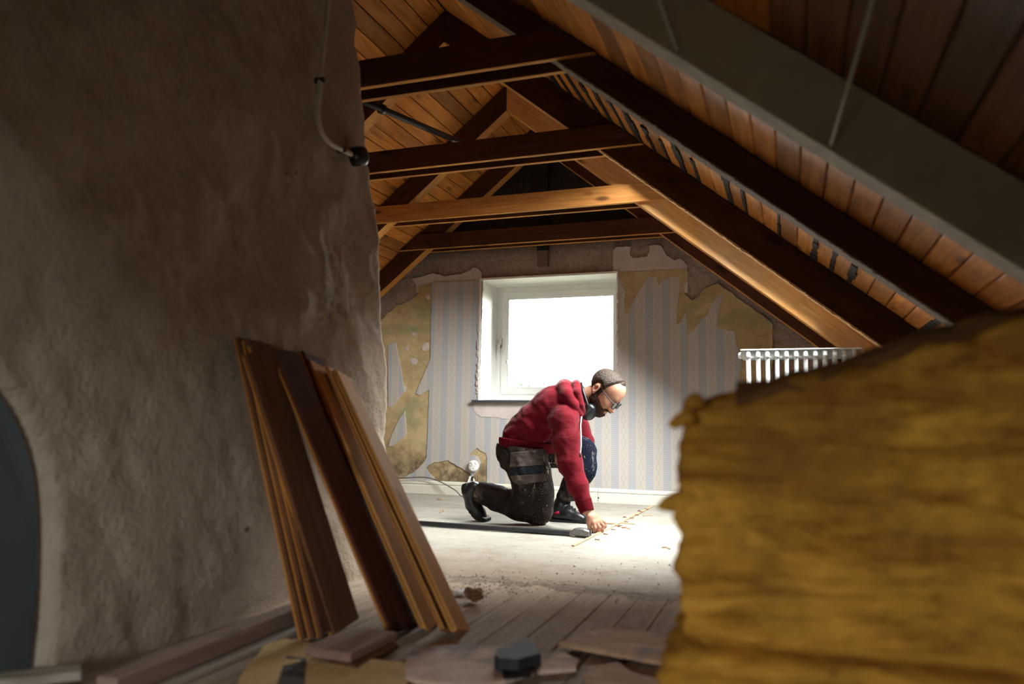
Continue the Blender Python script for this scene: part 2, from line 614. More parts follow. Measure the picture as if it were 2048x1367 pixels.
n = NB('lumpy_chimney_plaster', 0.9, 0.15)
a = n.noise(2.2, 6, 0.65); b = n.noise(16, 6, 0.7); f = n.noise(70, 4, 0.7)
c = n.mix(n.step(a, 0.3, 0.7), (0.35, 0.28, 0.215), (0.52, 0.435, 0.35))
c = n.mix(n.math('MULTIPLY', n.step(b, 0.55, 0.72), 0.4), c, (0.26, 0.21, 0.18))
sx = n.map((1, 1, 1), loc=(0, -2.38, -0.97))
sl = n.t.nodes.new('ShaderNodeVectorMath'); sl.operation = 'LENGTH'
n.put(sl.inputs[0], n.map((0, 1, 0.7), loc=(0, -2.36, -0.70)))
stain = n.math('MULTIPLY', n.step(sl.outputs['Value'], 0.13, 0.02), n.step(n.noise(30, 5, 0.7), 0.40, 0.62))
c = n.mix(n.math('MULTIPLY', stain, 0.8), c, (0.07, 0.055, 0.05))
sp = n.step(n.voro(7.0), 0.075, 0.05)
c = n.mix(n.math('MULTIPLY', n.math('MULTIPLY', sp, n.step(n.noise(3, 2), 0.5, 0.6)), 0.8), c, (0.09, 0.06, 0.05))
n.col(c)
n.bump(n.math('ADD', n.math('MULTIPLY', b, 1.2), n.math('MULTIPLY', f, 0.6)), 0.75, 0.02)
m_chim = n.m

n = NB('yellow_mineral_wool', 1.0, 0.0)
st = n.noise(1.0, 7, 0.72, n.map((5, 5, 26), (0, 0.06, 0)), 0.8)
a = n.noise(6, 6, 0.7)
fine = n.noise(1.0, 5, 0.75, n.map((60, 60, 220)))
c = n.mix(n.step(st, 0.34, 0.66), (0.24, 0.09, 0.013), (0.80, 0.42, 0.065))
c = n.mix(n.math('MULTIPLY', n.step(n.noise(2.6, 6, 0.7), 0.45, 0.68), 0.75), c, (0.24, 0.105, 0.022))
c = n.mix(n.math('MULTIPLY', n.step(a, 0.52, 0.72), 0.6), c, (0.16, 0.07, 0.018))
c = n.mix(n.math('MULTIPLY', n.step(n.noise(1, 5, 0.7, n.map((9, 9, 17))), 0.60, 0.72), 0.85), c, (0.07, 0.035, 0.012))
n.col(c)
n.bump(n.math('ADD', st, n.math('MULTIPLY', fine, 0.6)), 0.8, 0.012)
m_wool = n.m
m_kraft = plain('dark_kraft_paper', (0.13, 0.062, 0.024), 0.95, 0.0, 0, 0.35, 9)

# ------------------------------------------------------------------ floor
floor = obj('floor', boxmesh((-4.25, -1.65, -0.16), (1.05, 5.70, -0.022)), plain('subfloor', (0.06, 0.045, 0.035), 0.9), kind='structure')
x = -4.2
i = 0
while x < 1.0:
    cuts = [-1.6]
    if abs(x+0.8) < 0.02: cuts += [2.275]
    elif R.random() < 0.6: cuts += [R.choice([0.8, 1.55, 3.2, 4.4])]
    cuts.append(5.68)
    for a, b in zip(cuts, cuts[1:]):
        dz = R.uniform(-0.0015, 0.0015)
        obj('floorboard', board_bm(b-a-0.003, 0.0975, 0.022, 0.0018, 0, i), m_floor, floor,
            matrix=frame_mat((x+0.05, a+0.002, -0.011+dz), (0, 1, 0), (0, 0, 1)))
        i += 1
    x += 0.1
# trodden dust and old floor paint lie over the boards towards the window
bm = bmesh.new()
nx, ny = 320, 60
grid = []
for ix in range(nx+1):
    px = -4.2+5.2*ix/nx
    edge = 2.68+0.16*vn((px, 0, 0), 3.5, 3)+0.12*vn((px, 0, 0), 11, 5)+0.05*vn((px, 0, 0), 31, 5)
    col = []
    for iy in range(ny+1):
        t = iy/ny
        py = edge+(5.68-edge)*t**1.2
        z = 0.0025+0.0012*vn((px, py, 0), 5, 1)
        if iy == 0: z = -0.003
        col.append(bm.verts.new((px, py, max(z*min(1, iy/3), 0.0008) if iy else z)))
    grid.append(col)
for ix in range(nx):
    for iy in range(ny):
        bm.faces.new((grid[ix][iy], grid[ix+1][iy], grid[ix+1][iy+1], grid[ix][iy+1]))
obj('dust_covering', bm, m_dust, floor, kind='stuff', smooth=True)

# ------------------------------------------------------------------ far (gable) wall
WY = 5.68
WX0, WX1, WZ0, WZ1 = -2.325, -1.215, 0.757, 1.724
SILLY, FRY = 5.66, 6.05


def roof_z(x): return ZR-0.81*abs(x-XR)


def wall_grid(name, y, hole, m, flip=1, thick=0.42, amp=0.012, x0=-4.25, x1=1.05, step=0.035):
    def lines(a, b, marks):
        out = [a]
        for mk in sorted(marks)+[b]:
            k = max(1, round((mk-out[-1])/step))
            s = out[-1]
            out += [s+(mk-s)*(j+1)/k for j in range(k)]
        return out
    hx0, hx1, hz0, hz1 = hole
    xs = lines(x0, x1, [hx0, XR if not hx0 < XR < hx1 else hx0+0.01, hx1])
    zs = lines(0.0, 3.0, [hz0, hz1])
    bm = bmesh.new()
    vv = {}

    def vert(i, k, back):
        key = (i, k, back)
        if key not in vv:
            px, pz = xs[i], min(zs[k], roof_z(xs[i])+0.05)
            d = 0
            if not back:
                near = max(hx0-px, px-hx1, hz0-pz, pz-hz1)
                d = amp*(vn((px, 0, pz), 6, 2)+0.5*vn((px, 0, pz), 17, 4))*min(1, max(0, near/0.06))
            vv[key] = bm.verts.new((px, y+flip*((thick if back else 0)+abs(d)), pz))
        return vv[key]
    for i in range(len(xs)-1):
        for k in range(len(zs)-1):
            mx, mz = (xs[i]+xs[i+1])/2, (zs[k]+zs[k+1])/2
            if hx0 < mx < hx1 and hz0 < mz < hz1: continue
            if zs[k] >= max(roof_z(xs[i]), roof_z(xs[i+1]))+0.05: continue
            for back in (0, 1):
                q = [vert(i, k, back), vert(i+1, k, back), vert(i+1, k+1, back), vert(i, k+1, back)]
                q = list(dict.fromkeys(q))
                if len(q) > 2:
                    try: bm.faces.new(q)
                    except ValueError: pass
    # reveals
    for (a, b) in (((hx0, hz0), (hx1, hz0)), ((hx1, hz0), (hx1, hz1)), ((hx1, hz1), (hx0, hz1)), ((hx0, hz1), (hx0, hz0))):
        bm.faces.new([bm.verts.new(p) for p in ((a[0], y, a[1]), (b[0], y, b[1]), (b[0], y+flip*thick, b[1]), (a[0], y+flip*thick, a[1]))])
    return obj(name, bm, m, kind='structure', smooth=False)


wall_far = wall_grid('wall_far', WY+0.022, (WX0-0.012, WX1+0.012, WZ0-0.02, WZ1+0.012), m_mortar)

# old white skim coat, the ochre limewash and the wallpaper, each its own torn layer
def c4(pts): return [(760+a*0.4022, 460+b*0.4022) for a, b in pts]
def c7(pts): return [(1220+a*0.2927, 460+b*0.2927) for a, b in pts]
def c3(pts): return [(760+a*0.1463, 440+b*0.1463) for a, b in pts]

patch('skim_plaster', c3([(430, 790), (580, 768), (720, 722), (900, 768), (1000, 750), (1100, 742), (1200, 700), (1290, 640), (1350, 665), (1392, 722), (1396, 990), (500, 990), (490, 880)]), WY+0.012, 0.02, m_skim, wall_far, 0.006, seed=2)
patch('skim_plaster', c7([(20, 150), (45, 115), (110, 108), (142, 112), (135, 160), (155, 188), (200, 190), (255, 175), (272, 140), (268, 108), (300, 98), (350, 108), (385, 170), (440, 205), (490, 200), (530, 240), (532, 420), (46, 420), (46, 290), (20, 280)]), WY+0.012, 0.02, m_skim, wall_far, 0.005, seed=4)
patch('ochre_limewash', c3([(-200, 1600), (100, 1275), (230, 1165), (370, 1120), (500, 1045), (545, 985), (525, 900), (560, 905), (640, 870), (712, 868), (715, 3700), (-200, 3700)]), WY+0.008, 0.02, m_ochre, wall_far, 0.006, seed=6)
patch('ochre_limewash', c7([(46, 288), (300, 275), (530, 262), (525, 340), (500, 380), (515, 440), (560, 482), (610, 450), (640, 402), (735, 362), (900, 480), (1082, 612), (1112, 650), (1110, 1790), (46, 1790)]), WY+0.008, 0.02, m_ochre, wall_far, 0.004, seed=8)
patch('ochre_limewash', [(856, 800), (1240, 800), (1240, 985), (856, 985)], WY+0.0095, 0.02, m_ochre, wall_far, 0.003, seed=9)
# wallpaper drops
patch('wallpaper_drop', c4([(259, 258), (510, 250)]) + [(966, 560), (959, 797), (950, 803), (960, 870), (977, 890), (977, 904), (966, 899), (952, 896), (942, 904), (938, 912), (948, 909), (956, 913), (961, 924), (957, 940), (944, 953), (941, 948), (920, 934), (905, 926), (896, 919), (885, 922), (868, 924), (856, 930), (852, 936), (858, 946), (868, 953), (870, 962), (806, 959), (812, 951), (828, 943), (838, 935), (846, 926), (853, 915)] +
      c4([(246, 790), (205, 820), (178, 812), (195, 770), (225, 700), (250, 640)]), WY+0.003, 0.006, m_paper, wall_far, 0.003, 0.01, seed=11)
patch('wallpaper_drop', [(950, 826), (985, 832), (1010, 826), (1040, 836), (1090, 812), (1110, 800), (1242, 800), (1242, 985), (973, 977), (974, 914), (972, 906), (950, 894)], WY+0.0045, 0.006, m_paper, wall_far, 0.003, 0.012, seed=13)
patch('wallpaper_drop', c7([(46, 330), (75, 345), (105, 420), (96, 560), (122, 574), (150, 500), (205, 400), (255, 325), (320, 318), (330, 378), (372, 335), (410, 322), (470, 316), (482, 395), (468, 470), (452, 640), (485, 632), (522, 550), (530, 712), (560, 690), (605, 640), (630, 600), (660, 585), (690, 505), (772, 432), (742, 560), (730, 672), (850, 690), (868, 800), (902, 900), (885, 1000), (930, 1100)]) +
      [(1490, 800), (1490, 1000), (1236, 985)], WY+0.003, 0.006, m_paper, wall_far, 0.003, 0.012, seed=15)
patch('wallpaper_scrap', c4([(40, 570), (78, 558), (105, 700), (120, 800), (66, 872), (40, 880)]), WY+0.003, 0.006, m_paper, wall_far, 0.003, 0.01, seed=17)
patch('wallpaper_scrap', c4([(124, 898), (131, 1012), (70, 1068), (40, 1075), (62, 1005), (98, 935)]), WY+0.003, 0.006, m_paper, wall_far, 0.003, 0.01, seed=19)
# pale plaster spots where the limewash has flaked
for q, s in (([(150, 640), (172, 636), (188, 650), (180, 668), (158, 664)], 21), ([(208, 585), (222, 560), (240, 556), (244, 590), (228, 600), (210, 598)], 23),
             ([(226, 322), (246, 320), (252, 340), (235, 346)], 25), ([(126, 578), (140, 578), (140, 596), (128, 594)], 27), ([(160, 508), (182, 508), (180, 526), (160, 524)], 29),
             ([(116, 770), (130, 775), (128, 802), (118, 800)], 31)):
    patch('flaked_spot', c4(q), WY+0.0055, 0.004, m_skim, wall_far, 0.003, 0.008, seed=s)
# bare plaster below the sill
patch('plaster_repair', [(948, 803), (1010, 803), (1120, 803), (1110, 820), (1070, 830), (1030, 838), (990, 834), (960, 832), (948, 822)], WY+0.0012, 0.006, m_skim, wall_far, 0.006, 0.012, seed=33)
patch('patched_slot', c7([(582, 880), (598, 880), (602, 1060), (585, 1066)]), WY+0.0015, 0.004, m_skim, wall_far, 0.001, 0.02, seed=35)

# ------------------------------------------------------------------ baseboard
m_base = NB('cream_baseboard_paint', 0.5, 0.35)
a = m_base.noise(6, 5, 0.65)
c = m_base.mix(m_base.step(a, 0.3, 0.7), (0.66, 0.64, 0.55), (0.76, 0.74, 0.66))
c = m_base.mix(m_base.step(m_base.noise(40, 5, 0.75), 0.70, 0.76), c, (0.25, 0.16, 0.10))
m_base.col(c)
m_base = m_base.m
base = bpy.data.objects.new('baseboard_far', None)
COL.objects.link(base)
base['kind'] = 'structure'


def extr_x(name, prof, x0, x1, m, parent):
    bm = bmesh.new()
    A = [bm.verts.new((x0, y, z)) for y, z in prof]
    B = [bm.verts.new((x1, y, z)) for y, z in prof]
    k = len(prof)
    for i in range(k):
        bm.faces.new((A[i], B[i], B[(i+1) % k], A[(i+1) % k]))
    bm.faces.new(A[::-1]); bm.faces.new(B)
    return obj(name, bm, m, parent)


for x0, x1 in ((-4.2, -1.352), (-1.348, 1.0)):
    extr_x('baseboard_board', [(WY, 0.003), (WY-0.020, 0.003), (WY-0.020, 0.068), (WY-0.014, 0.074), (WY, 0.074)], x0, x1, m_base, base)
    extr_x('baseboard_moulding', [(WY, 0.076), (WY-0.013, 0.076), (WY-0.017, 0.083), (WY-0.015, 0.098), (WY-0.008, 0.106), (WY, 0.107)], x0, x1, m_base, base)
q = PY(1197, 995, WY-0.021)
obj('nail_hole', lathe_bm([(0.006, 0), (0.006, -0.001), (0.004, -0.0015)], 10, 'Y', at=q), m_black, base)

# ------------------------------------------------------------------ window in the gable
n = NB('window_glass', 0.02, 0.5)
tr = n.t.nodes.new('ShaderNodeBsdfTransparent')
gl = n.t.nodes.new('ShaderNodeBsdfGlossy'); gl.inputs['Roughness'].default_value = 0.02
fr = n.t.nodes.new('ShaderNodeFresnel'); fr.inputs[0].default_value = 1.35
mx = n.t.nodes.new('ShaderNodeMixShader')
n.put(mx.inputs[0], fr.outputs[0]); n.put(mx.inputs[1], tr.outputs[0]); n.put(mx.inputs[2], gl.outputs[0])
n.put(n.t.nodes['Material Output'].inputs[0], mx.outputs[0])
tr.inputs[0].default_value = (0.97, 0.985, 0.98, 1)
m_glass = n.m


def rect_frame(name, x0, x1, z0, z1, w, y0, y1, m, parent):
    bm = bmesh.new()
    for a, b in (((x0, z0), (x0+w, z1)), ((x1-w, z0), (x1, z1)), ((x0+w, z0), (x1-w, z0+w)), ((x0+w, z1-w), (x1-w, z1))):
        bm_box(bm, (a[0], y0, a[1]), (b[0], y1, b[1]))
    bmesh.ops.bevel(bm, geom=bm.edges[:], offset=0.003, segments=1, affect='EDGES')
    return obj(name, bm, m, parent)


win = bpy.data.objects.new('window_1', None)
COL.objects.link(win)
win['kind'] = 'structure'
# painted linings of the deep reveal
m_lin = NB('chalky_white_reveal', 0.7, 0.25)
a = m_lin.noise(3, 6, 0.7)
m_lin.col(m_lin.mix(m_lin.step(m_lin.noise(1, 6, 0.75, m_lin.map((4, 4, 50))), 0.66, 0.72), (0.80, 0.79, 0.74), (0.32, 0.20, 0.12)))
m_lin2 = plain('white_reveal_paint', (0.80, 0.80, 0.77), 0.55, 0.3, 0, 0.05, 9)
obj('reveal_left', boxmesh((WX0-0.012, WY-0.002, WZ0), (WX0, 6.12, WZ1+0.004)), m_lin2, win)
obj('reveal_right', boxmesh((WX1, WY+0.002, WZ0), (WX1+0.012, 6.12, WZ1+0.004)), m_lin2, win)
obj('reveal_head', boxmesh((WX0-0.012, WY-0.006, WZ1), (WX1+0.012, 6.12, WZ1+0.016)), m_lin.m, win)
obj('window_sill', boxmesh((WX0-0.05, WY-0.035, WZ0-0.020), (WX1+0.03, WY+0.13, WZ0-0.001)), m_slate, win)
obj('reveal_base', boxmesh((WX0, WY+0.10, WZ0-0.02), (WX1, 6.12, WZ0+0.012)), m_lin2, win)
# torn paper and plaster along the window edges
for sgn, xx in ((-1, WX0-0.014), (1, WX1+0.014)):
    bm = bmesh.new()
    for k in range(46):
        z = R.uniform(WZ0+0.05, WZ1-0.02)
        w, h = R.uniform(0.003, 0.011), R.uniform(0.006, 0.03)
        bm_box(bm, (xx-w, WY-R.uniform(0.003, 0.010), z), (xx+w, WY+0.004, z+h))
    obj('torn_edge', bm, m_skim, win, kind='stuff')
fz0, fz1 = WZ0+0.012, WZ1
rect_frame('window_frame', WX0, WX1, fz0, fz1, 0.050, FRY, FRY+0.09, m_white, win)
sash = rect_frame('window_sash', WX0+0.046, WX1-0.046, fz0+0.046, fz1-0.046, 0.052, FRY-0.012, FRY+0.045, m_white, win)
rect_frame('glazing_bead', WX0+0.096, WX1-0.096, fz0+0.096, fz1-0.096, 0.012, FRY+0.002, FRY+0.03, m_white, sash)
obj('window_pane', boxmesh((WX0+0.1, FRY+0.016, fz0+0.1), (WX1-0.1, FRY+0.020, fz1-0.1)), m_glass, sash)
m_chrome = plain('tarnished_latch_metal', (0.45, 0.42, 0.36), 0.3, 0.5, 0.9, 0.3, 80)
lat = obj('window_latch', boxmesh((WX0+0.028, FRY-0.028, 1.205), (WX0+0.056, FRY-0.010, 1.285)), m_chrome, win)
lat['label'] = 'tarnished metal latch'
bm = boxmesh((WX0+0.036, FRY-0.05, 1.215), (WX0+0.048, FRY-0.028, 1.232))
bm_box(bm, (WX0+0.034, FRY-0.055, 1.16), (WX0+0.050, FRY-0.042, 1.232))
obj('latch_handle', bm, m_chrome, lat)
obj('window_latch', boxmesh((WX1-0.062, FRY-0.026, 1.20), (WX1-0.034, FRY-0.010, 1.30)), m_chrome, win)
obj('hinge_stay', boxmesh((WX0+0.092, FRY-0.018, 1.075), (WX0+0.108, FRY-0.010, 1.10)), m_chrome, win)

# world outside: ground and a pale garden tree seen low in the pane
m_ground = plain('wet_lawn_and_gravel', (0.085, 0.09, 0.065), 0.95, 0.1, 0, 0.4, 0.6)
bm = bmesh.new()
bmesh.ops.create_circle(bm, cap_ends=True, segments=48, radius=160)
bmesh.ops.translate(bm, verts=bm.verts[:], vec=(0, 0, -5.2))
obj('ground', bm, m_ground, kind='structure')
tc = PY(1048, 775, 30.0)
tree = thing('garden_tree', 'pale hazy garden tree seen low through the bright window', 'tree', (tc.x, 30.0, -5.2))
m_leaf = plain('garden_leaf', (0.022, 0.034, 0.017), 0.8, 0.2, 0, 0.3, 3)
obj('trunk', tube_bm(smooth_path([(tc.x, 30, -5.2), (tc.x+0.15, 30, -3), (tc.x-0.1, 30, -1.2), (tc.x, 30, tc.z)]), 0.22, 8, taper=None), plain('bark', (0.09, 0.06, 0.04), 0.9), tree)
bm = bmesh.new()
for k in range(1500):
    u = V3((R.gauss(0, 1), R.gauss(0, 1), R.gauss(0, 1))).normalized()*R.random()**0.33
    p = V3((tc.x+u.x*1.7, 30+u.y*1.7, tc.z-0.9+u.z*1.5))
    d1 = V3((R.gauss(0, 1), R.gauss(0, 1), R.gauss(0, 1))).normalized()
    d2 = d1.orthogonal().normalized()
    s = R.uniform(0.06, 0.13)
    bm.faces.new([bm.verts.new(p+d1*s), bm.verts.new(p+d2*s*0.6), bm.verts.new(p-d1*s), bm.verts.new(p-d2*s*0.6)])
obj('foliage', bm, m_leaf, tree, kind='stuff')

# ------------------------------------------------------------------ roof boards (ceiling), side and rear walls
Y0, Y1 = -1.6, 5.70
ceil = bmesh.new()


def slope_pt(side, s, y, up=0.0):
    return V3((XR+side*(s*CT+up*ST), y, ZR-s*ST+up*CT))


def slope_box(bm, side, s0, s1, y0, y1, h0, h1):
    vs = [bm.verts.new(slope_pt(side, s, y, h)) for s in (s0, s1) for y in (y0, y1) for h in (h0, h1)]
    for f in ((0, 1, 3, 2), (4, 6, 7, 5), (0, 4, 5, 1), (2, 3, 7, 6), (0, 2, 6, 4), (1, 5, 7, 3)):
        bm.faces.new([vs[i] for i in f])


def s_of(x): return (x-XR)/CT


hs0, hs1 = s_of(SKY_X[0]), s_of(SKY_X[1])
slope_box(ceil, -1, -0.06, 3.7, Y0-0.05, Y1+0.5, 0.024, 0.034)
HOLES = [(s_of(HATCH_X[0]), s_of(HATCH_X[1]), *HATCH_Y), (hs0, hs1, *SKY_Y)]
_ya = Y0-0.05
for h0, h1, ya, yb in HOLES:
    slope_box(ceil, 1, -0.06, 4.2, _ya, ya, 0.024, 0.034)
    slope_box(ceil, 1, -0.06, h0, ya, yb, 0.024, 0.034)
    slope_box(ceil, 1, h1, 4.2, ya, yb, 0.024, 0.034)
    _ya = yb
slope_box(ceil, 1, -0.06, 4.2, _ya, Y1+0.5, 0.024, 0.034)
ceil = obj('ceiling', ceil, plain('black_roofing_felt', (0.02, 0.018, 0.016), 0.9), kind='structure')
trY = [-1.25, -0.26, 0.74, 1.74, 2.735, 3.752, 4.772, 5.49]
BW = 0.0728/CT


m_roof_shade = wood('shaded_roof_boards', (0.10, 0.036, 0.012), (0.22, 0.085, 0.026), 0.6, 0.7, 0.75, (0.05, 0.03, 0.02), 0.4)  # darker copy of the roof boards: shade of the near bay put into the colour


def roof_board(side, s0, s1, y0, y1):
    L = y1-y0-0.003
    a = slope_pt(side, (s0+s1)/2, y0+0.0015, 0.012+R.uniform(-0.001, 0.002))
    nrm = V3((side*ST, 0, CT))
    obj('roof_board', board_bm(L, s1-s0-R.uniform(0.002, 0.004), 0.022, 0.004), m_roof_shade if side > 0 and y1 < 1.9 else m_roof, ceil, matrix=frame_mat(a, (0, 1, 0), nrm))


s_first = s_of(-0.170)
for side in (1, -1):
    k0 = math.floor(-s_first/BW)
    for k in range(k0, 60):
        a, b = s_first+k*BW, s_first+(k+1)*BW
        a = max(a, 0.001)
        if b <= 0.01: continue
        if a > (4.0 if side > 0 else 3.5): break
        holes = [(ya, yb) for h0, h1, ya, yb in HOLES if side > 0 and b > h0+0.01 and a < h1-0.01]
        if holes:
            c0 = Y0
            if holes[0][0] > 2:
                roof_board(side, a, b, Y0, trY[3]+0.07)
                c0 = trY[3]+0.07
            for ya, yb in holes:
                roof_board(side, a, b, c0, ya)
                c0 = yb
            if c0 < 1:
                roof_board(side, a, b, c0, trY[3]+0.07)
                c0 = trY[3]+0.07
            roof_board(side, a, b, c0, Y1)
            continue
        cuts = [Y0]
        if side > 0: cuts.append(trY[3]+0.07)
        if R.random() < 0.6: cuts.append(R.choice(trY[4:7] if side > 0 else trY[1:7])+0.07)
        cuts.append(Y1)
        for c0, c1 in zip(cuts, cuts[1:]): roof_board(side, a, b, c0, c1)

# black drips of tar and mortar along some joints of the right-hand boards
bm = bmesh.new()
for k in range(12, 60):
    sj = s_first+(k-25)*BW
    if sj < 0.6 or sj > 3.4: continue
    for (ya, yb) in ((2.9, 3.76),):
        if R.random() < (0.62 if ya > 2.5 else 0.15):
            w0, y_0 = R.uniform(0.006, 0.016), R.uniform(ya, yb-0.3)
            nseg_ = 5
            for q_ in range(nseg_):
                y_a = y_0+(yb-y_0)*q_/nseg_
                y_b = y_0+(yb-y_0)*(q_+1)/nseg_
                w_ = w0*R.uniform(0.5, 1.5)
                slope_box(bm, 1, sj-w_, sj+w_*R.uniform(0.6, 1.3), y_a, y_b, -R.uniform(0.002, 0.009), 0.004)
obj('tar_drips', bm, plain('dark_tar_and_mortar', (0.03, 0.022, 0.018), 0.8, 0.2, 0, 0.5, 70), ceil, kind='stuff')

# roof window between the third and fourth truss, hidden from the photo by the rafters
for wn, (h0, h1, ya, yb) in (('window_2', HOLES[1]), ('window_3', HOLES[0])):
    rw = bpy.data.objects.new(wn, None)
    COL.objects.link(rw)
    rw['kind'] = 'structure'
    bm = bmesh.new()
    for a, b, c0, c1 in ((h0-0.02, h0+0.02, ya-0.02, yb+0.02), (h1-0.02, h1+0.02, ya-0.02, yb+0.02), (h0+0.02, h1-0.02, ya-0.02, ya+0.02), (h0+0.02, h1-0.02, yb-0.02, yb+0.02)):
        slope_box(bm, 1, a, b, c0, c1, -0.004, 0.045)
    obj('window_frame', bm, m_white, rw)
    bm = bmesh.new()
    slope_box(bm, 1, h0+0.018, h1-0.018, ya+0.018, yb-0.018, 0.022, 0.026)
    obj('window_pane', bm, m_glass, rw)

m_sidewall = plain('old_brown_wallboard', (0.20, 0.14, 0.10), 0.9, 0.1, 0, 0.2, 4)
obj('wall_left', boxmesh((-4.27, Y0, 0), (-4.2, Y1, 1.02)), m_sidewall, kind='structure')
obj('wall_right', boxmesh((1.0, Y0, 0), (1.07, Y1, 0.68)), m_sidewall, kind='structure')
wall_near = wall_grid('wall_near', REAR_Y, (REAR_X[0], REAR_X[1], REAR_Z[0], REAR_Z[1]), m_sidewall, -1, 0.05, 0.004, step=0.08)
rear = bpy.data.objects.new('window_4', None)
COL.objects.link(rear)
rear['kind'] = 'structure'
rect_frame('window_frame', REAR_X[0], REAR_X[1], REAR_Z[0], REAR_Z[1], 0.03, REAR_Y-0.04, REAR_Y-0.005, m_white, rear)
obj('window_pane', boxmesh((REAR_X[0]+0.028, REAR_Y-0.022, REAR_Z[0]+0.028), (REAR_X[1]-0.028, REAR_Y-0.018, REAR_Z[1]-0.028)), m_glass, rear)

# ------------------------------------------------------------------ roof trusses
def zs(x, d=0.0): return roof_z(x)-d


DS = 0.19


def truss(y, label, zc=2.0, rm=(None, None), cm=None, collar=True, edge=None, so=None, ds=DS):
    t = thing('roof_truss', label, 'roof truss', (XR, y+0.07, 0), 'exposed roof trusses')
    rl, rr = rm[0] or m_rafter, rm[1] or m_rafter
    a, b = y+0.025, y+0.115
    xe = 0.99
    e = 0.003
    prism_xz('rafter', [(XR+0.0005, ZR-e), (xe, zs(xe, e)), (xe, zs(xe, ds)), (XR+0.0005, ZR-ds)], a, b, -TH, rr, t, so or m_soffit)
    xl = -4.19
    prism_xz('rafter', [(XR-0.0005, ZR-e), (XR-0.0005, ZR-DS), (xl, zs(xl, DS)), (xl, zs(xl, e))], a, b, TH, rl, t, m_soffit)
    if collar:
        H_ = 0.125
        xa = (1.465-zc)/0.81-0.006
        xb = (1.465-zc-H_)/0.81-0.006
        for yy, mm in ((y, cm), (y+0.115, None)):
            lx = 2*XR-xa, 2*XR-xb
            prism_xz('collar_beam', [(lx[0], zc), (xa, zc), (xb, zc+H_), (lx[1], zc+H_)], yy, yy+0.025, 0.0, mm or m_rafter, t, m_soffit)
    if edge:
        # ragged dust or fibre line left along the lower edge of the right rafter
        m_e, y_e, x0, x1, hh, nn = edge
        bm = bmesh.new()
        for k in range(nn):
            px = R.uniform(x0, x1)
            l = R.uniform(0.01, 0.05)
            zz = zs(px, ds)
            p0 = V3((px, y_e, zz+R.uniform(0, 0.004)))
            d = V3((CT, 0, -ST))
            dn = V3((R.uniform(-0.3, 0.3), R.uniform(-0.4, 0.4), -1)).normalized()*R.uniform(0.2, 1)*hh
            w = V3((0, 0.010, 0))
            vs = [p0-w, p0+d*l-w, p0+d*l*0.9+dn*0.6-w, p0+dn-w, p0+w, p0+d*l+w, p0+d*l*0.9+dn*0.6+w, p0+dn+w]
            vs = [bm.verts.new(q) for q in vs]
            for f in ((0, 1, 2, 3), (4, 7, 6, 5), (0, 4, 5, 1), (1, 5, 6, 2), (2, 6, 7, 3), (3, 7, 4, 0)):
                bm.faces.new([vs[i] for i in f])
        obj('ragged_edge', bm, m_e, t, kind='stuff')
    return t


truss(trY[0], 'roof truss nearest the rear window behind the viewpoint')
truss(trY[1], 'second roof truss in front of the rear window')
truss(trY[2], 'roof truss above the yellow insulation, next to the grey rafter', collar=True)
trA = truss(trY[3], 'roof truss whose right rafter is painted dusty grey, with two cords tied on', rm=(None, m_rafter_grey), so=plain('pale_grey_underside', (0.40, 0.37, 0.30), 0.9, 0.1, 0, 0.2, 20))  # underside slightly paler than the grey face
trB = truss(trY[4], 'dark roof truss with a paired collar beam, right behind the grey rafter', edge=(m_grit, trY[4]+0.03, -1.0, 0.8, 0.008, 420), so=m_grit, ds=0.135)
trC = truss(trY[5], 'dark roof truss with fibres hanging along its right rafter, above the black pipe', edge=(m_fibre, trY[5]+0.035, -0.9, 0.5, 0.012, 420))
trD = truss(trY[6], 'golden lit roof truss with light painted into its collar and right rafter', rm=(None, m_rafter_lit), cm=m_collar_lit)
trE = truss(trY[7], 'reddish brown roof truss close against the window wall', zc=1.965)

# cords from the roof boards to the grey rafter
m_cord = plain('grey_green_cord', (0.42, 0.44, 0.38), 0.7, 0.2)
for (a, b, lab) in (((1662, 290), (1756, -40), 'pale straight cord on the grey rafter, beside the wide wood boards at right'), ((1355, 100), (1306, -40), 'thin pale cord on the grey rafter, near the top centre')):
    p0 = PY(a[0], a[1], trY[3]+0.02)
    p1 = PS(*b) if a[0] > 1500 else PY(b[0], b[1], 1.60)
    d = (p1-p0)
    p1 = p0+d*0.99
    tag(obj('cord', tube_bm([p0, p0.lerp(p1, 0.5)+V3((0, 0, -0.004)), p1], 0.0042, 8), m_cord, smooth=True), lab, 'cord')
    
# post and curved pipe on the upper gable, black pipe from the chimney
pc = PY(1085, 500, 5.655)
post = thing('wall_post', 'sooty black upright post on the gable above the window', 'post', (pc.x, 5.66, 1.82))
obj('shaft', boxmesh((pc.x-0.042, 5.635, 1.93), (pc.x+0.042, 5.69, 2.66)), m_post, post)
obj('worn_end', boxmesh((pc.x-0.043, 5.65, 1.805), (pc.x+0.043, 5.69, 1.93)), wood('worn_post_wood', (0.10, 0.06, 0.04), (0.24, 0.17, 0.13), 0, 0.8, 0.3), post)
pp = [PY(1027, 333, 5.63), PY(1036, 338, 5.63), PY(1043, 352, 5.63), PY(1044, 373, 5.63)]
tag(obj('bent_pipe', tube_bm(smooth_path(pp), 0.016, 10), m_iron, smooth=True), 'short bent black pipe high on the gable beside the post', 'pipe')
p0, p1 = PY(726, 202, 3.15), PY(934, 290, 3.93)
pipe = thing('black_pipe', 'slim black iron pipe slanting under the left roof boards from the chimney', 'pipe', p0)
obj('pipe', tube_bm([p0, p0.lerp(p1, 0.5), p1], 0.017, 12), m_iron, pipe, smooth=True)
q = p0.lerp(p1, 0.16)
dd = (p1-p0).normalized()
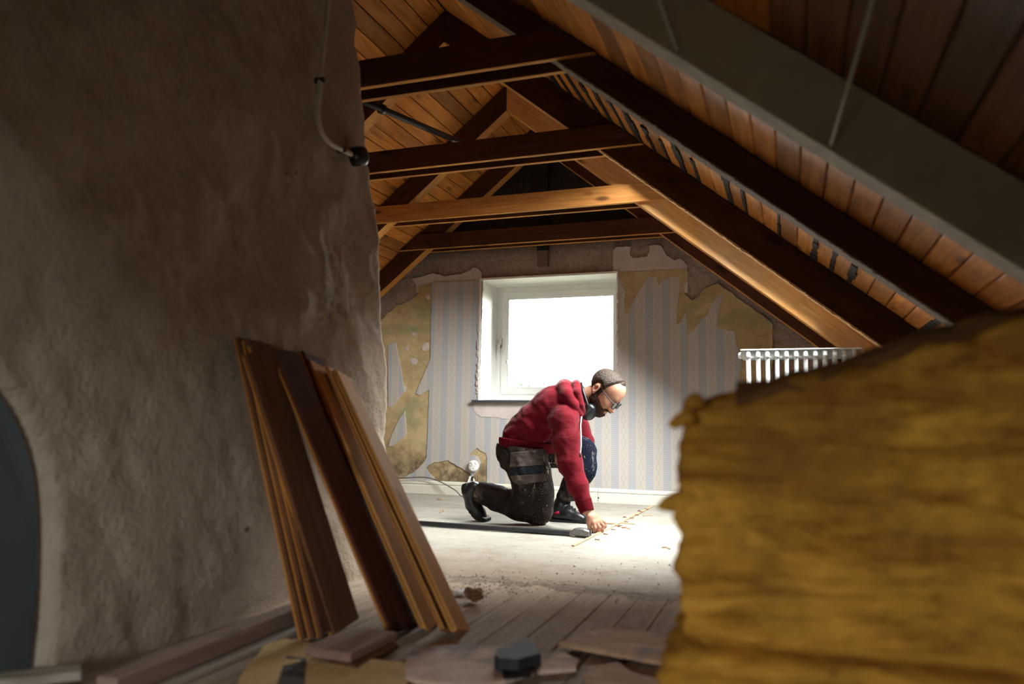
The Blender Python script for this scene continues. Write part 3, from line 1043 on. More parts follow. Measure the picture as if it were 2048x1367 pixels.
obj('pipe_clamp', tube_bm([q-dd*0.012, q+dd*0.012], 0.026, 12), m_iron, pipe, smooth=True)
obj('clamp_bracket', tube_bm([q, q+V3((-0.02, 0, 0.09))], 0.008, 6), m_iron, pipe)

# ------------------------------------------------------------------ chimney
CX = -1.55
edge_tab = [(0.0, 2.955), (0.365, 2.88), (0.47, 2.845), (0.88, 2.80), (1.163, 2.737), (1.443, 2.686), (1.662, 2.593), (1.885, 2.532), (2.18, 2.464), (3.0, 2.33)]


def yedge(z):
    for (a, ya), (b, yb) in zip(edge_tab, edge_tab[1:]):
        if a <= z <= b:
            return ya+(yb-ya)*(z-a)/(b-a)
    return edge_tab[-1][1]


def arch(y, z):
    """>0 inside the arched recess low on the chimney"""
    cy, hw, hz = 0.80, 0.50, 0.92
    w = hw*(1-max(0, (z-0.25)/(hz-0.25))**2.6) if z < hz else 0
    return w-abs(y-cy) if z < hz else -0.1


bm = bmesh.new()
ny, nz = 190, 230
ys_near = 0.25
cols = []
for iz in range(nz+1):
    z = -0.02+3.0*iz/nz
    row = []
    ye = yedge(max(z, 0))+0.012*vn((0, 5, z), 9, 2)+0.007*vn((0, 5, z), 30, 3)
    for iy in range(ny+1):
        y = ys_near+(ye-ys_near)*iy/ny
        q = (0, y, z)
        d = 0.020*vn(q, 2.6, 1)+0.012*vn((0, y*1.0+z*0.6, (z-y*0.4)*0.7), 8, 4)+0.0062*vn((0, y+z*0.5, z*0.6), 17, 6)+0.0028*vn(q, 42, 7)
        # low brick courses showing through near the floor
        if z < 0.75:
            cz = math.sin((z+0.012*vn(q, 4, 8))*2*math.pi/0.085)
            d += -0.030*max(0, cz-0.80)*max(0, 0.35+vn((0, y, math.floor((z)/0.085+0.25)*3.1), 2.2, 11))*min(1, (0.75-z)/0.3)
        ar = arch(y, z)
        if ar > -0.02:
            k = min(1, max(0, (ar+0.012)/0.016))
            d = d*(1-k)-0.075*k
        # rounded far corner
        t = (ye-y)/0.05
        if t < 1: d -= 0.05*(1-math.sqrt(max(0, 1-(1-t)**2)))
        row.append(bm.verts.new((CX+d, y, z)))
    for k in range(1, 9):
        row.append(bm.verts.new((CX-0.05-0.75*k/8, ye+0.006*vn((k, 1, z), 7, 5), z)))
    cols.append(row)
for a, b in zip(cols, cols[1:]):
    for k in range(len(a)-1):
        bm.faces.new((a[k], a[k+1], b[k+1], b[k]))
# back and near side close the mass
bx = CX-0.80
for a, b in zip(cols, cols[1:]):
    pass
n0 = [bm.verts.new((bx, ys_near, c[0].co.z)) for c in cols]
for i in range(nz):
    bm.faces.new((cols[i][0], cols[i+1][0], n0[i+1], n0[i]))
    bm.faces.new((cols[i][-1], n0[i], n0[i+1], cols[i+1][-1]))
chim = thing('chimney_breast', 'broad lumpy plastered chimney breast with a ragged far edge, behind the leaning boards', 'chimney', (CX, 1.7, 0))
obj('plaster_body', bm, m_chim, chim, smooth=True)
# dark arched fireboard
m_fb = plain('blue_grey_sheet_iron', (0.075, 0.095, 0.105), 0.6, 0.35, 0.0, 0.15, 5)
bm = bmesh.new()
outl = []
for k in range(41):
    z = 0.905*math.sin(math.pi/2*min(1, k/40))
    w = 0.5*(1-max(0, (z-0.25)/0.67)**2.6)-0.012
    outl.append((0.80+max(w, 0.0), z))
outl += [(1.6-y, z) for y, z in outl[::-1] if y > 0.801]
A = [bm.verts.new((CX-0.030+0.012*vn((0, y, z), 3, 2), y, max(z, 0.004))) for y, z in outl]
B = [bm.verts.new((CX-0.062, y, max(z, 0.004))) for y, z in outl]
f = bm.faces.new(A)
k_ = len(outl)
for i in range(k_):
    bm.faces.new((A[i], B[i], B[(i+1) % k_], A[(i+1) % k_]))
bmesh.ops.triangulate(bm, faces=[f])
fb = obj('fireboard', bm, m_fb, chim)
fb['label'] = 'dark blue-grey arched board'

# conduit and junction box on the chimney
cpx = [(655, -40), (654, 20), (647, 90), (641, 160), (635, 215), (637, 245), (648, 272), (664, 288), (685, 299), (708, 311)]
cp = [P(a, b, 0, CX+0.036) for a, b in cpx]
con = thing('conduit', 'pale bent cable conduit running down the chimney plaster to a black box', 'conduit', cp[-1])
obj('tube', tube_bm(smooth_path(cp, 5), 0.0100, 10), plain('grey_conduit_paint', (0.52, 0.49, 0.42), 0.55, 0.3, 0, 0.2, 30), con, smooth=True)
for i in (3, 8):
    obj('clip', tube_bm([cp[i]+V3((-0.02, 0, 0)), cp[i]+V3((0.004, 0, 0)), cp[i]+V3((0.012, 0, 0))], 0.011, 8), m_iron, con)
jb = P(721, 312, 0, CX+0.034)
bm = lathe_bm([(0.030, -0.05), (0.036, -0.045), (0.038, 0.0), (0.034, 0.018), (0.022, 0.024), (0.010, 0.026)], 20, 'X', at=jb)
obj('junction_box', bm, m_black, con, smooth=True)
obj('cable_gland', tube_bm([cp[-1]-(cp[-1]-cp[-2]).normalized()*0.02, cp[-1]+(jb-cp[-1])*0.6], 0.014, 10), m_black, con, smooth=True)

# ------------------------------------------------------------------ insulation batts (foreground right)
def wool_block(name, corner, ex, ez_prof, depth, z0, seed, label, amp=0.02, nseg=90, hseg=46):
    """block whose front runs from corner along ex; ez_prof(t) gives the top height"""
    ex = V3(ex)
    L = ex.length
    e = ex.normalized()
    nb = V3((-e.y, e.x, 0))
    if nb.y < 0: nb = -nb
    c = V3(corner)
    bm = bmesh.new()
    ring = []
    # closed path round the plan: front, right, back, left
    path = []
    fr = int(nseg)
    sd = int(nseg*depth/L)
    for k in range(fr): path.append((k/fr*L, 0.0))
    for k in range(sd): path.append((L, k/sd*depth))
    for k in range(fr): path.append((L-k/fr*L, depth))
    for k in range(sd): path.append((0.0, depth-k/sd*depth))
    rows = []
    for iz in range(hseg+1):
        tz = iz/hseg
        row = []
        for (s, d) in path:
            top = ez_prof(s/L)
            z = z0+(top-z0)*tz
            p = c+e*s+nb*d
            q = (p.x, p.y, z)
            out = amp*(vn(q, 7, seed)+0.6*vn((p.x, p.y, z*5), 10, seed+3)+0.35*vn((p.x*1.5, p.y*1.5, z*8), 24, seed+5))
            rr = min(tz, 1-tz)
            out -= 0.02*max(0, 1-rr/0.06)**2
            ctr = c+e*(L/2)+nb*(depth/2)
            dirv = V3((0, 0, 0))
            if d <= 0.0: dirv -= nb
            if d >= depth: dirv += nb
            if s <= 0.0: dirv -= e
            if s >= L: dirv += e
            if dirv.length: dirv.normalize()
            zz = z+(0.010*vn((p.x, p.y, 3), 9, seed+8) if iz == hseg else 0)
            row.append(bm.verts.new((p.x+dirv.x*out, p.y+dirv.y*out, max(zz, 0.002))))
        rows.append(row)
    m_ = len(path)
    for a, b in zip(rows, rows[1:]):
        for k in range(m_):
            bm.faces.new((a[k], a[(k+1) % m_], b[(k+1) % m_], b[k]))
    for row in (rows[0], rows[-1]):
        f = bm.faces.new(row)
        bmesh.ops.triangulate(bm, faces=[f])
    t = thing(name, label, 'insulation', (c.x+e.x*L/2, c.y+e.y*L/2, z0), 'stacked insulation batts')
    obj('wool', bm, m_wool, t, smooth=True)
    return t, c, e, nb, L, depth


DI = 1.22
def PD(px, py, d):
    return V3(_C+((px-1024)/FPX*_RT-(py-683.5)/FPX*_UP+_F)*d)


ca = PD(1362, 1000, DI)
cb = PD(2048, 1000, 1.08)
exd = V3((cb.x-ca.x, cb.y-ca.y, 0))
ex = exd.normalized()*0.66
zseam = PD(1400, 1288, DI).z


def top_up(t):
    s = t*0.66/exd.length          # 0..1 across the frame
    pts = [(0, 0.600), (0.05, 0.632), (0.12, 0.648), (0.3, 0.664), (0.5, 0.690), (0.75, 0.735), (1.0, 0.765), (1.6, 0.80), (4, 0.80)]
    for (a, za), (b, zb) in zip(pts, pts[1:]):
        if a <= s <= b: return za+(zb-za)*(s-a)/(b-a)
    return 0.80


batt, c_, e_, nb_, L_, dp_ = wool_block('insulation_batt', (ca.x, ca.y, 0), ex, top_up, 0.42, zseam+0.004, 3, 'thick yellow mineral wool batt with torn brown paper on top, upper of the stack', amp=0.022)
wool_block('insulation_batt', (ca.x-ex.normalized().x*0.035, ca.y-ex.normalized().y*0.035-0.012, 0), ex*1.05, lambda t: zseam-0.003, 0.46, 0.0, 8, 'yellow mineral wool batt on the floor, bottom of the stack', amp=0.028)
# tufts pulled out of the left edge
for (a, b, ln, rr_) in (((1362, 1003), (1312, 1010), 1, 0.018), ((1368, 838), (1336, 850), 1, 0.015), ((1388, 806), (1364, 818), 1, 0.013)):
    p0, p1 = PD(a[0], a[1], DI+0.01), PD(b[0], b[1], DI+0.005)
    bm = tube_bm([p0+(p0-p1)*0.5, p0, p0.lerp(p1, 0.4), p0.lerp(p1, 0.75), p1], rr_, 12, taper=[1.1, 1.0, 0.8, 0.5, 0.12])
    for vtx in bm.verts: vtx.co += V3((vn(vtx.co, 60, 1), vn(vtx.co, 60, 2), vn(vtx.co, 60, 3)))*0.006
    obj('wool_tuft', bm, m_wool, batt, smooth=True)
# torn kraft paper facing crumpled along the top edge
bm = bmesh.new()
rows = []
nk, nm = 70, 10
for i in range(nk+1):
    t = 0.13+0.86*i/nk
    s = t*L_
    row = []
    for j in range(nm+1):
        w = j/nm
        dep = -0.018+0.30*w
        p = c_+e_*s+nb_*dep
        lift = 0.006+0.016*abs(vn((s*9, w*3, 0), 1, 4))+0.012*vn((s*26, w*6, 0), 1, 6)*(1-w)
        drop = -0.035*max(0, 1-w*6)*(0.6+0.6*vn((s*14, 0, 0), 1, 9))
        row.append(bm.verts.new((p.x, p.y, top_up(t)+lift+drop)))
    rows.append(row)
for a, b in zip(rows, rows[1:]):
    for j in range(nm): bm.faces.new((a[j], a[j+1], b[j+1], b[j]))
o = obj('paper_facing', bm, m_kraft, batt, smooth=True)
md = o.modifiers.new('thickness', 'SOLIDIFY'); md.thickness = 0.002
o['label'] = 'crumpled brown paper'

# ------------------------------------------------------------------ boards leaning on the chimney
def lean_mat(name, dark, light):
    return wood(name, dark, light, 0.0, 0.8, 0.7, spec=0.12)


m_l1 = lean_mat('red_brown_board', (0.060, 0.019, 0.012), (0.11, 0.036, 0.022))
m_l2 = lean_mat('warm_brown_board', (0.10, 0.043, 0.022), (0.18, 0.082, 0.042))
m_l3 = lean_mat('fawn_board', (0.52, 0.255, 0.08), (0.68, 0.37, 0.125))
m_le = lean_mat('orange_board_edge', (0.30, 0.12, 0.025), (0.50, 0.22, 0.055))
n_lean = 0


def lean_board(top_px, bot_px, width, T, face, label, shift=0.0, ragged=0.004, tilt=0.0, topx=None):
    """from the floor at bot_px to the chimney face at top_px (mid-line of the board)"""
    global n_lean
    b = PF(*bot_px, 0.004+T*0.3)
    t = P(top_px[0], top_px[1], 0, (topx if topx is not None else CX+0.030)+shift)
    d = (t-b).normalized()
    # face turned towards the viewer and up
    out = V3((math.cos(tilt), math.sin(tilt), 0.0))
    nrm = (out-d*out.dot(d)).normalized()
    fm = frame_mat(b, t-b, nrm)
    L = (t-b).length
    th = thing('leaning_board', label, 'board', (b.x, b.y, 0), 'boards leaning on the chimney')
    o1 = obj('plank_face', board_bm(L, width, T, 0.003, ragged, n_lean), face, th, matrix=fm)
    o2 = obj('tongue_edge', board_bm(L*0.995, 0.007, T*0.36, 0.001, 0.002, n_lean), m_le, th, matrix=fm @ Matrix.Translation((0, width/2+0.003, 0)))
    o2['label'] = 'raw orange tongue along one edge'
    o3 = obj('raw_edge', board_bm(L*0.997, 0.0016, T*0.84, 0.0004, 0.001, n_lean), m_le, th, matrix=fm @ Matrix.Translation((0.001, -width/2-0.0006, 0)))
    o3['label'] = 'raw orange cut edge'
    n_lean += 1
    return th




lean_board((497, 681), (627, 1270), 0.115, 0.019, m_l2, 'backmost brown leaning board at the near end of the row', 0.0)
lean_board((512, 684), (644, 1266), 0.115, 0.019, m_l2, 'brown leaning board second from the wall at the near end', 0.022)
lean_board((524, 693), (661, 1262), 0.115, 0.019, m_l2, 'brown leaning board third from the wall at the near end', 0.044)
lean_board((517, 707), (689, 1252), 0.130, 0.019, m_l2, 'warm brown leaning board with a knot, in front at the near end of the row', 0.068)
lean_board((620, 711), (820, 1250), 0.112, 0.019, m_l1, 'dark leaning board whose top shows behind the darkest one', 0.006)
lean_board((568, 703), (803, 1261), 0.128, 0.019, m_l1, 'darkest red-brown leaning board in the middle of the row', 0.060)
lean_board((636, 734), (861, 1249), 0.115, 0.019, m_l3, 'fawn leaning board with a broken top, next to the darkest board', 0.035, 0.022)
lean_board((670, 745), (899, 1259), 0.112, 0.014, m_l3, 'thin fawn leaning board squeezed behind the outermost one', 0.060)
lean_board((684, 751), (921, 1260), 0.110, 0.019, m_l3, 'outermost fawn leaning board, nearest the window end', 0.078, 0.008)

# ------------------------------------------------------------------ timber, offcuts and litter on the floor
m_tim = wood('grey_brown_timber', (0.19, 0.125, 0.10), (0.33, 0.23, 0.19), 0.15, 0.8, 0.5)
m_pale = wood('pale_dusty_board', (0.27, 0.23, 0.19), (0.42, 0.37, 0.31), 0.1, 0.85, 0.4)


def floor_board(label, a, b, z, W_, T, m, cat='board', roll=0.0, rough=0.006, group=None, name='loose_board'):
    a, b = V3((a[0], a[1], z+T/2)), V3((b[0], b[1], z+T/2))
    up = V3((math.sin(roll), 0, math.cos(roll)))
    o = plank(name, a, b, up, W_, T, m, None, 0.003, rough, int(abs(a.x*100)))
    return tag(o, label, cat, group)


q0, q1 = PF(212, 1354, 0.065), PF(590, 1209, 0.065)
floor_board('long grey-brown timber lying along the foot of the chimney', q0[:2], q1[:2], 0.020, 0.050, 0.045, m_tim, 'timber', name='loose_timber')
floor_board('short block propping up the near end of the long timber', (q0.x-0.03, q0.y+0.08), (q0.x+0.05, q0.y+0.08), 0.001, 0.06, 0.018, m_l2, 'block', name='wood_block')
q0, q1 = PF(-60, 1357, 0.052), PF(164, 1334, 0.052)
floor_board('short pale board stub in the corner below the arched panel', q0[:2], q1[:2], 0.032, 0.06, 0.020, m_pale, name='board_stub')
floor_board('brown board stub under the pale one in the corner', (q0.x+0.01, q0.y-0.01), (q1.x+0.012, q1.y-0.008), 0.004, 0.07, 0.026, m_l2, name='board_stub')
floor_board('pale flat board lying beside the long timber', (-1.325, 1.18), (-1.33, 1.93), 0.001, 0.085, 0.016, m_pale)
floor_board('narrow dusty batten between the timber and the pale board', (-1.395, 1.45), (-1.385, 2.2), 0.001, 0.022, 0.018, m_tim, name='batten')
A_, B_, C_, D_ = (PF(px, py, 0.045) for px, py in ((622, 1290), (717, 1244), (786, 1268), (690, 1306)))
a, b = (A_+D_)/2, (B_+C_)/2
floor_board('short brown board offcut lying before the leaning boards', a[:2], b[:2], 0.022, 0.5*((A_-D_).length+(B_-C_).length), 0.022, wood('mauve_brown_offcut', (0.20, 0.115, 0.09), (0.32, 0.195, 0.155), 0, 0.6, 0.4), rough=0.004, name='board_offcut')
floor_board('thin split offcut wedged under the brown offcut', (a.x+0.045, a.y-0.005), (b.x+0.035, b.y-0.01), 0.004, 0.085, 0.016, m_l2, rough=0.012, name='board_offcut')
a, b = PF(862, 1290, 0.004), PF(912, 1284, 0.004)
floor_board('thin orange wood sliver by the foot of the leaning boards', (a.x, a.y), (b.x, b.y), 0.001, 0.012, 0.006, m_le, 'splinter', name='wood_sliver')


def fl(px): return [tuple(PF(a, b)[:2]) for a, b in px]


# newspaper sheet
n = NB('yellowed_newsprint', 0.85, 0.1)
xy = n.xyz()
lines = n.math('GREATER_THAN', n.math('FRACT', n.math('DIVIDE', xy[1], 0.0042)), 0.5)
words = n.step(n.noise(1, 2, 0.5, n.map((220, 60, 1))), 0.42, 0.5)
cols_ = n.math('GREATER_THAN', n.math('FRACT', n.math('DIVIDE', xy[0], 0.055)), 0.1)
ink = n.math('MULTIPLY', n.math('MULTIPLY', lines, words), n.math('MULTIPLY', cols_, 0.35))
c = n.mix(n.step(n.noise(7, 5), 0.3, 0.7), (0.60, 0.40, 0.18), (0.74, 0.52, 0.26))
n.col(n.mix(ink, c, (0.10, 0.08, 0.06)))
m_news = n.m
n = NB('printed_picture_ink', 0.85, 0.1)
n.col(n.mix(n.step(n.noise(22, 5, 0.7), 0.4, 0.65), (0.035, 0.035, 0.04), (0.16, 0.14, 0.11)))
m_ink = n.m
news = thing('newspaper', 'yellowed old newspaper sheet with a dark printed picture, on the floor in front', 'newspaper', tuple(PF(620, 1330)))
sheet = slab('sheet', fl([(545, 1276), (618, 1290), (690, 1320), (770, 1334), (838, 1340), (800, 1400), (700, 1430), (440, 1430), (478, 1367)]), 0.004, 0.004, m_news, news, 0.004, bend=0.016)
slab('printed_picture', fl([(572, 1322), (612, 1326), (606, 1400), (548, 1400)]), 0.0125, 0.0012, m_ink, news, 0.001)
slab('grey_column', fl([(622, 1296), (682, 1320), (690, 1345), (640, 1330)]), 0.0115, 0.001, plain('grey_print', (0.30, 0.24, 0.17), 0.9), news, 0.001)

# torn painted hardboard pieces
n = NB('mottled_painted_board', 0.8, 0.2)
a_ = n.noise(9, 6, 0.7); b_ = n.noise(5, 4, 0.6, n.map(loc=(3, 7, 1)))
c = n.mix(n.step(a_, 0.35, 0.65), (0.52, 0.35, 0.26), (0.75, 0.58, 0.48))
c = n.mix(n.math('MULTIPLY', n.step(b_, 0.52, 0.62), 0.7), c, (0.16, 0.16, 0.20))
c = n.mix(n.math('MULTIPLY', n.step(n.noise(13, 4), 0.60, 0.68), 0.5), c, (0.36, 0.17, 0.07))
n.col(c); n.bump(a_, 0.3, 0.004)
m_mot = n.m
tag(slab('torn_panel', fl([(818, 1304), (905, 1298), (1000, 1302), (1072, 1312), (1068, 1352), (1010, 1372), (930, 1385), (812, 1367), (808, 1340)]), 0.003, 0.012, m_mot, None, 0.006), 'pinkish torn painted panel on the floor left of the black rubber piece', 'panel')
tag(slab('torn_panel', fl([(1060, 1312), (1130, 1314), (1160, 1330), (1152, 1345), (1080, 1352), (1064, 1345)]), 0.003, 0.010, m_mot, None, 0.004), 'small rounded piece of pinkish panel right beside the black rubber piece', 'panel')
n = NB('smeared_paint_board', 0.8, 0.2)
a_ = n.noise(1, 5, 0.7, n.map((5, 16, 5), (0, 0, 0.4)))
c = n.mix(n.step(a_, 0.3, 0.7), (0.36, 0.22, 0.13), (0.64, 0.43, 0.28))
c = n.mix(n.math('MULTIPLY', n.step(n.noise(8, 4, 0.6), 0.55, 0.66), 0.6), c, (0.17, 0.18, 0.24))
c = n.mix(n.math('MULTIPLY', n.step(n.noise(16, 3, 0.6, n.map(loc=(2, 2, 2))), 0.66, 0.72), 0.7), c, (0.42, 0.10, 0.07))
n.col(c); n.bump(a_, 0.3, 0.004)
m_smear = n.m
tag(slab('smeared_panel', fl([(1116, 1301), (1165, 1282), (1215, 1270), (1262, 1276), (1400, 1292), (1400, 1345), (1320, 1340), (1245, 1326), (1170, 1312)]), 0.012, 0.013, m_smear, None, 0.005), 'paint-smeared brown panel lying by the corner of the insulation', 'panel')
tag(slab('torn_panel', fl([(1165, 1360), (1180, 1340), (1235, 1332), (1262, 1352), (1330, 1372), (1300, 1420), (1190, 1410)]), 0.003, 0.010, m_smear, None, 0.005), 'broken brown panel piece at the bottom edge before the insulation', 'panel')

# black rubber piece
rb = thing('rubber_piece', 'notched dark grey rubber block on the torn panel', 'rubber piece', tuple(PF(1040, 1340)))
slab('slab', fl([(988, 1348), (992, 1334), (1018, 1330), (1024, 1322), (1052, 1309), (1062, 1312), (1078, 1336), (1082, 1346), (1036, 1359), (996, 1357)]), 0.016, 0.030, plain('dark_grey_rubber', (0.032, 0.034, 0.038), 0.75, 0.3, 0, 0.2, 30), rb, 0.002)
slab('foot', fl([(1000, 1352), (1070, 1345), (1062, 1368), (1008, 1372)]), 0.0155, 0.006, m_black, rb, 0.002)

# paper scraps
def crumple(name, px, s, m, label, seed, h=0.6, z=0.0):
    c = PF(*px, z)
    bm = bmesh.new()
    bmesh.ops.create_icosphere(bm, subdivisions=3, radius=s)
    for vtx in bm.verts:
        d = 1+0.55*vn(vtx.co, 1.1/s, seed)+0.35*vn(vtx.co, 2.6/s, seed+4)
        vtx.co = V3((vtx.co.x*d*1.3, vtx.co.y*d, vtx.co.z*d*h))
    lo = min(vtx.co.z for vtx in bm.verts)
    for vtx in bm.verts: vtx.co.z -= lo-0.003
    return tag(obj(name, bm, m, matrix=Matrix.Translation(c)), label, 'paper')


crumple('paper_scrap', (921, 1192), 0.020, plain('white_paper', (0.82, 0.82, 0.82), 0.8), 'white paper scrap on the floor by the tips of the leaning boards', 2, 0.5)
crumple('crumpled_paper', (948, 1206), 0.024, plain('brown_paper', (0.30, 0.19, 0.11), 0.85, 0.1, 0, 0.4, 20), 'crumpled brown paper on the floor beside the white scrap', 5, 0.9)

# loose crumbs of plaster and bark
m_crumb = plain('dark_crumbs', (0.15, 0.095, 0.065), 0.9, 0.1, 0, 0.5, 60)
m_crumb2 = plain('pale_crumbs', (0.55, 0.47, 0.38), 0.9, 0.1, 0, 0.4, 60)
for mm, cnt, sd in ((m_crumb, 620, 1), (m_crumb2, 260, 2)):
    rr = random.Random(sd)
    bm = bmesh.new()
    for k in range(cnt):
        u = rr.random()
        if u < 0.45: x_, y_ = rr.gauss(-1.02, 0.10), rr.gauss(2.55, 0.16)
        elif u < 0.8: x_, y_ = rr.uniform(-1.25, -0.25), rr.gauss(2.75, 0.3)
        else: x_, y_ = rr.uniform(-2.4, -0.3), rr.uniform(2.2, 5.5)
        s = rr.uniform(0.0008, 0.0036)*(1.0 if u < 0.8 else 0.7)
        if rr.random() < 0.05: s *= 2
        vs = [bm.verts.new((x_+rr.uniform(-1, 1)*s*1.5, y_+rr.uniform(-1, 1)*s*1.5, 0.003+zz*s)) for zz in (0, 0, 0, 1.4)]
        for f in ((0, 1, 2), (0, 1, 3), (1, 2, 3), (0, 2, 3)):
            bm.faces.new([vs[i] for i in f])
    o = obj('floor_crumbs', bm, mm, None, kind='stuff')
    tag(o, ['dark crumbs of rubble scattered over the floor', 'pale plaster crumbs scattered over the floor'][sd-1], 'debris')

# ------------------------------------------------------------------ things near the man
# carpet gripper lath
m_lath = wood('raw_lath', (0.46, 0.30, 0.17), (0.64, 0.46, 0.28), 0, 0.7, 0.2)
g0, g1 = PF(1146, 1091, 0.006), PF(1304, 1012.5, 0.006)
lath = thing('gripper_lath', 'thin wooden gripper lath with nails lying on the pale floor before the man', 'lath', (g0.x, g0.y, 0))
obj('strip', board_bm((g1-g0).length, 0.015, 0.006, 0.001, 0.003, 1), m_lath, lath, matrix=frame_mat(V3((g0.x, g0.y, 0.0065)), V3((g1.x-g0.x, g1.y-g0.y, 0)), (0, 0, 1)))
m_rust = plain('rusty_nail', (0.20, 0.075, 0.045), 0.7, 0.3, 0.2, 0.3, 80)
for (a, b) in ((1197, 1079), (1214, 1068), (1229, 1059), (1243, 1051), (1255, 1043.5), (1266, 1036), (1276, 1029.5), (1285, 1023.5), (1295, 1017.5)):
    q = PF(a, b, 0.010)
    bm = tube_bm([V3((q.x-0.016, q.y, 0.0118)), V3((q.x-0.006, q.y, 0.0113)), V3((q.x+0.005, q.y, 0.0105))], 0.0026, 6)
    tube_bm([V3((q.x-0.016, q.y, 0.0118)), V3((q.x-0.018, q.y, 0.0118))], 0.0042, 8, bm)
    obj('nail', bm, m_rust, lath)
m_spl = plain('pale_orange_splinter', (0.55, 0.33, 0.17), 0.75, 0.2, 0, 0.2, 40)
for k, (a, b, lab) in enumerate((((1205, 1045), (1240, 1052), 'pale splinter pointing from the man’s fingers to the lath'), ((1216, 1046), (1271, 1047), 'long thin splinter crossing the lath beside the fingers'), ((1244, 1054), (1260, 1057), 'short splinter just past the lath, nearest the viewer'),
                              ((1286, 1031), (1304, 1030), 'fine splinter right of the lath near the baseboard'), ((1246, 1034), (1252, 1034), 'tiny dark chip behind the lath'), ((1324, 1094), (1340, 1097), 'short reddish splinter by the insulation edge'),
                              ((1276, 1021), (1281, 1022), 'tiny chip between the lath and the baseboard'), ((874, 998), (884, 999), 'bent splinter on the floor left of the raised shoe'), ((880, 1024), (887, 1022), 'curled shaving on the floor above the crowbar'))):
    p0, p1 = PF(*a, 0.006), PF(*b, 0.006)
    mid = p0.lerp(p1, 0.5)+V3((0, 0, 0.004 if k not in (8,) else 0.014))
    tag(obj('wood_splinter', tube_bm([p0, mid, p1], 0.0032 if k > 2 else 0.0036, 5), m_spl if k not in (4, 6) else m_rust), lab.replace('’', "'"), 'splinter', 'wood splinters on the pale floor')

# crowbar
b0, b1, b2 = PF(775, 1041, 0.018), PF(1140, 1066, 0.018), PF(1152, 1070, 0.020)
bar = thing('crowbar', 'long black iron crowbar with a bare steel claw, on the floor by the kneeling man', 'crowbar', (b1.x, b1.y, 0))
path = smooth_path([b0, b0.lerp(b1, 0.33), b0.lerp(b1, 0.66), b1], 4)
obj('shaft', tube_bm(path, 0.0135, 8), m_iron, bar, smooth=False)
dirb = (b1-b0).normalized(); side = V3((-dirb.y, dirb.x, 0))
bm = bmesh.new()
prof = [(0.0, 0.013, 0.013, -0.010), (0.012, 0.014, 0.015, -0.008), (0.024, 0.020, 0.021, -0.001), (0.040, 0.026, 0.025, 0.002), (0.062, 0.029, 0.026, 0.002), (0.090, 0.031, 0.024, 0.001), (0.118, 0.033, 0.019, -0.003)]
rings = []
for (d_, w_, h_, dz) in prof:
    d_, w_, h_ = d_*0.92, w_*0.85, h_*0.85
    c_0 = b1+dirb*d_+V3((0, 0, dz+0.009))
    rings.append([bm.verts.new(c_0+side*w_*a+V3((0, 0, h_*b))) for a, b in ((-1, -0.7), (-0.7, -1), (0.7, -1), (1, -0.7), (1, 0.7), (0.7, 1), (-0.7, 1), (-1, 0.7))])
for r0, r1 in zip(rings, rings[1:]):
    for k in range(8): bm.faces.new((r0[k], r0[(k+1) % 8], r1[(k+1) % 8], r1[k]))
bm.faces.new(rings[0][::-1]); bm.faces.new(rings[-1])
for vtx in bm.verts: vtx.co.z = max(vtx.co.z, 0.004)
obj('claw', bm, m_steel, bar)
c0_ = b1+dirb*0.080
obj('claw_slot', boxmesh((c0_.x-0.002, c0_.y-0.0035, 0.014), (c0_.x+0.0315, c0_.y+0.0035, 0.046)), m_black, bar)

# wall socket
sk = PY(948, 931, WY)
so = thing('wall_socket', 'round white wall socket with three openings above the baseboard', 'socket', sk)
obj('cover', lathe_bm([(0.044, 0.001), (0.045, -0.016), (0.041, -0.024), (0.030, -0.028), (0.0005, -0.029)], 32, 'Y', at=sk), m_white, so, smooth=True)
m_hole = plain('grey_socket_recess', (0.26, 0.25, 0.23), 0.6)
for k, (dx, dz) in enumerate(((-0.018, 0.013), (0.018, 0.013), (0.0, -0.020))):
    q = sk+V3((dx, -0.0275, dz))
    rec = obj('opening', lathe_bm([(0.0135, 0.002), (0.0135, -0.0035), (0.0115, -0.0035), (0.0112, 0.0), (0.0005, 0.0004)], 18, 'Y', at=q), m_white if k else m_hole, so, smooth=False)
    bm = bmesh.new()
    for sx_ in (-0.005, 0.005):
        lathe_bm([(0.0022, 0.001), (0.0022, -0.0008), (0.0005, -0.0009)], 8, 'Y', bm, q+V3((sx_, 0, 0)))
    obj('pin_holes', bm, m_black, rec)
sb = PY(946, 955, WY)
bb = thing('broken_box', 'broken white junction box shell hanging under the round socket', 'junction box', sb)
obj('shell', prism_xz('shell', [(sb.x-0.045, sb.z-0.038), (sb.x+0.012, sb.z-0.040), (sb.x+0.018, sb.z-0.02), (sb.x-0.004, sb.z+0.012), (sb.x-0.024, sb.z+0.014)], WY-0.018, WY+0.002, 0, m_white, bb).data, m_white, bb).hide_render = True
for o in [o for o in bb.children if o.hide_render]: bpy.data.objects.remove(o)
obj('terminal', prism_xz('t_', [(sb.x-0.010, sb.z-0.022), (sb.x+0.012, sb.z-0.022), (sb.x+0.010, sb.z+0.016), (sb.x-0.004, sb.z+0.014)], WY-0.024, WY-0.017, 0, m_black, bb).data, m_black, bb).hide_render = True
for o in [o for o in bb.children if o.hide_render]: bpy.data.objects.remove(o)
for o in bb.children:
    if o.name.startswith('t_'): o.name = 'terminal_block'
tube_ = [sb+V3((0.022, -0.008, -0.036)), sb+V3((0.046, -0.012, -0.012)), sb+V3((0.040, -0.010, 0.02))]
obj('bare_wire', tube_bm(smooth_path(tube_, 4), 0.003, 6), m_iron, bb, smooth=True)

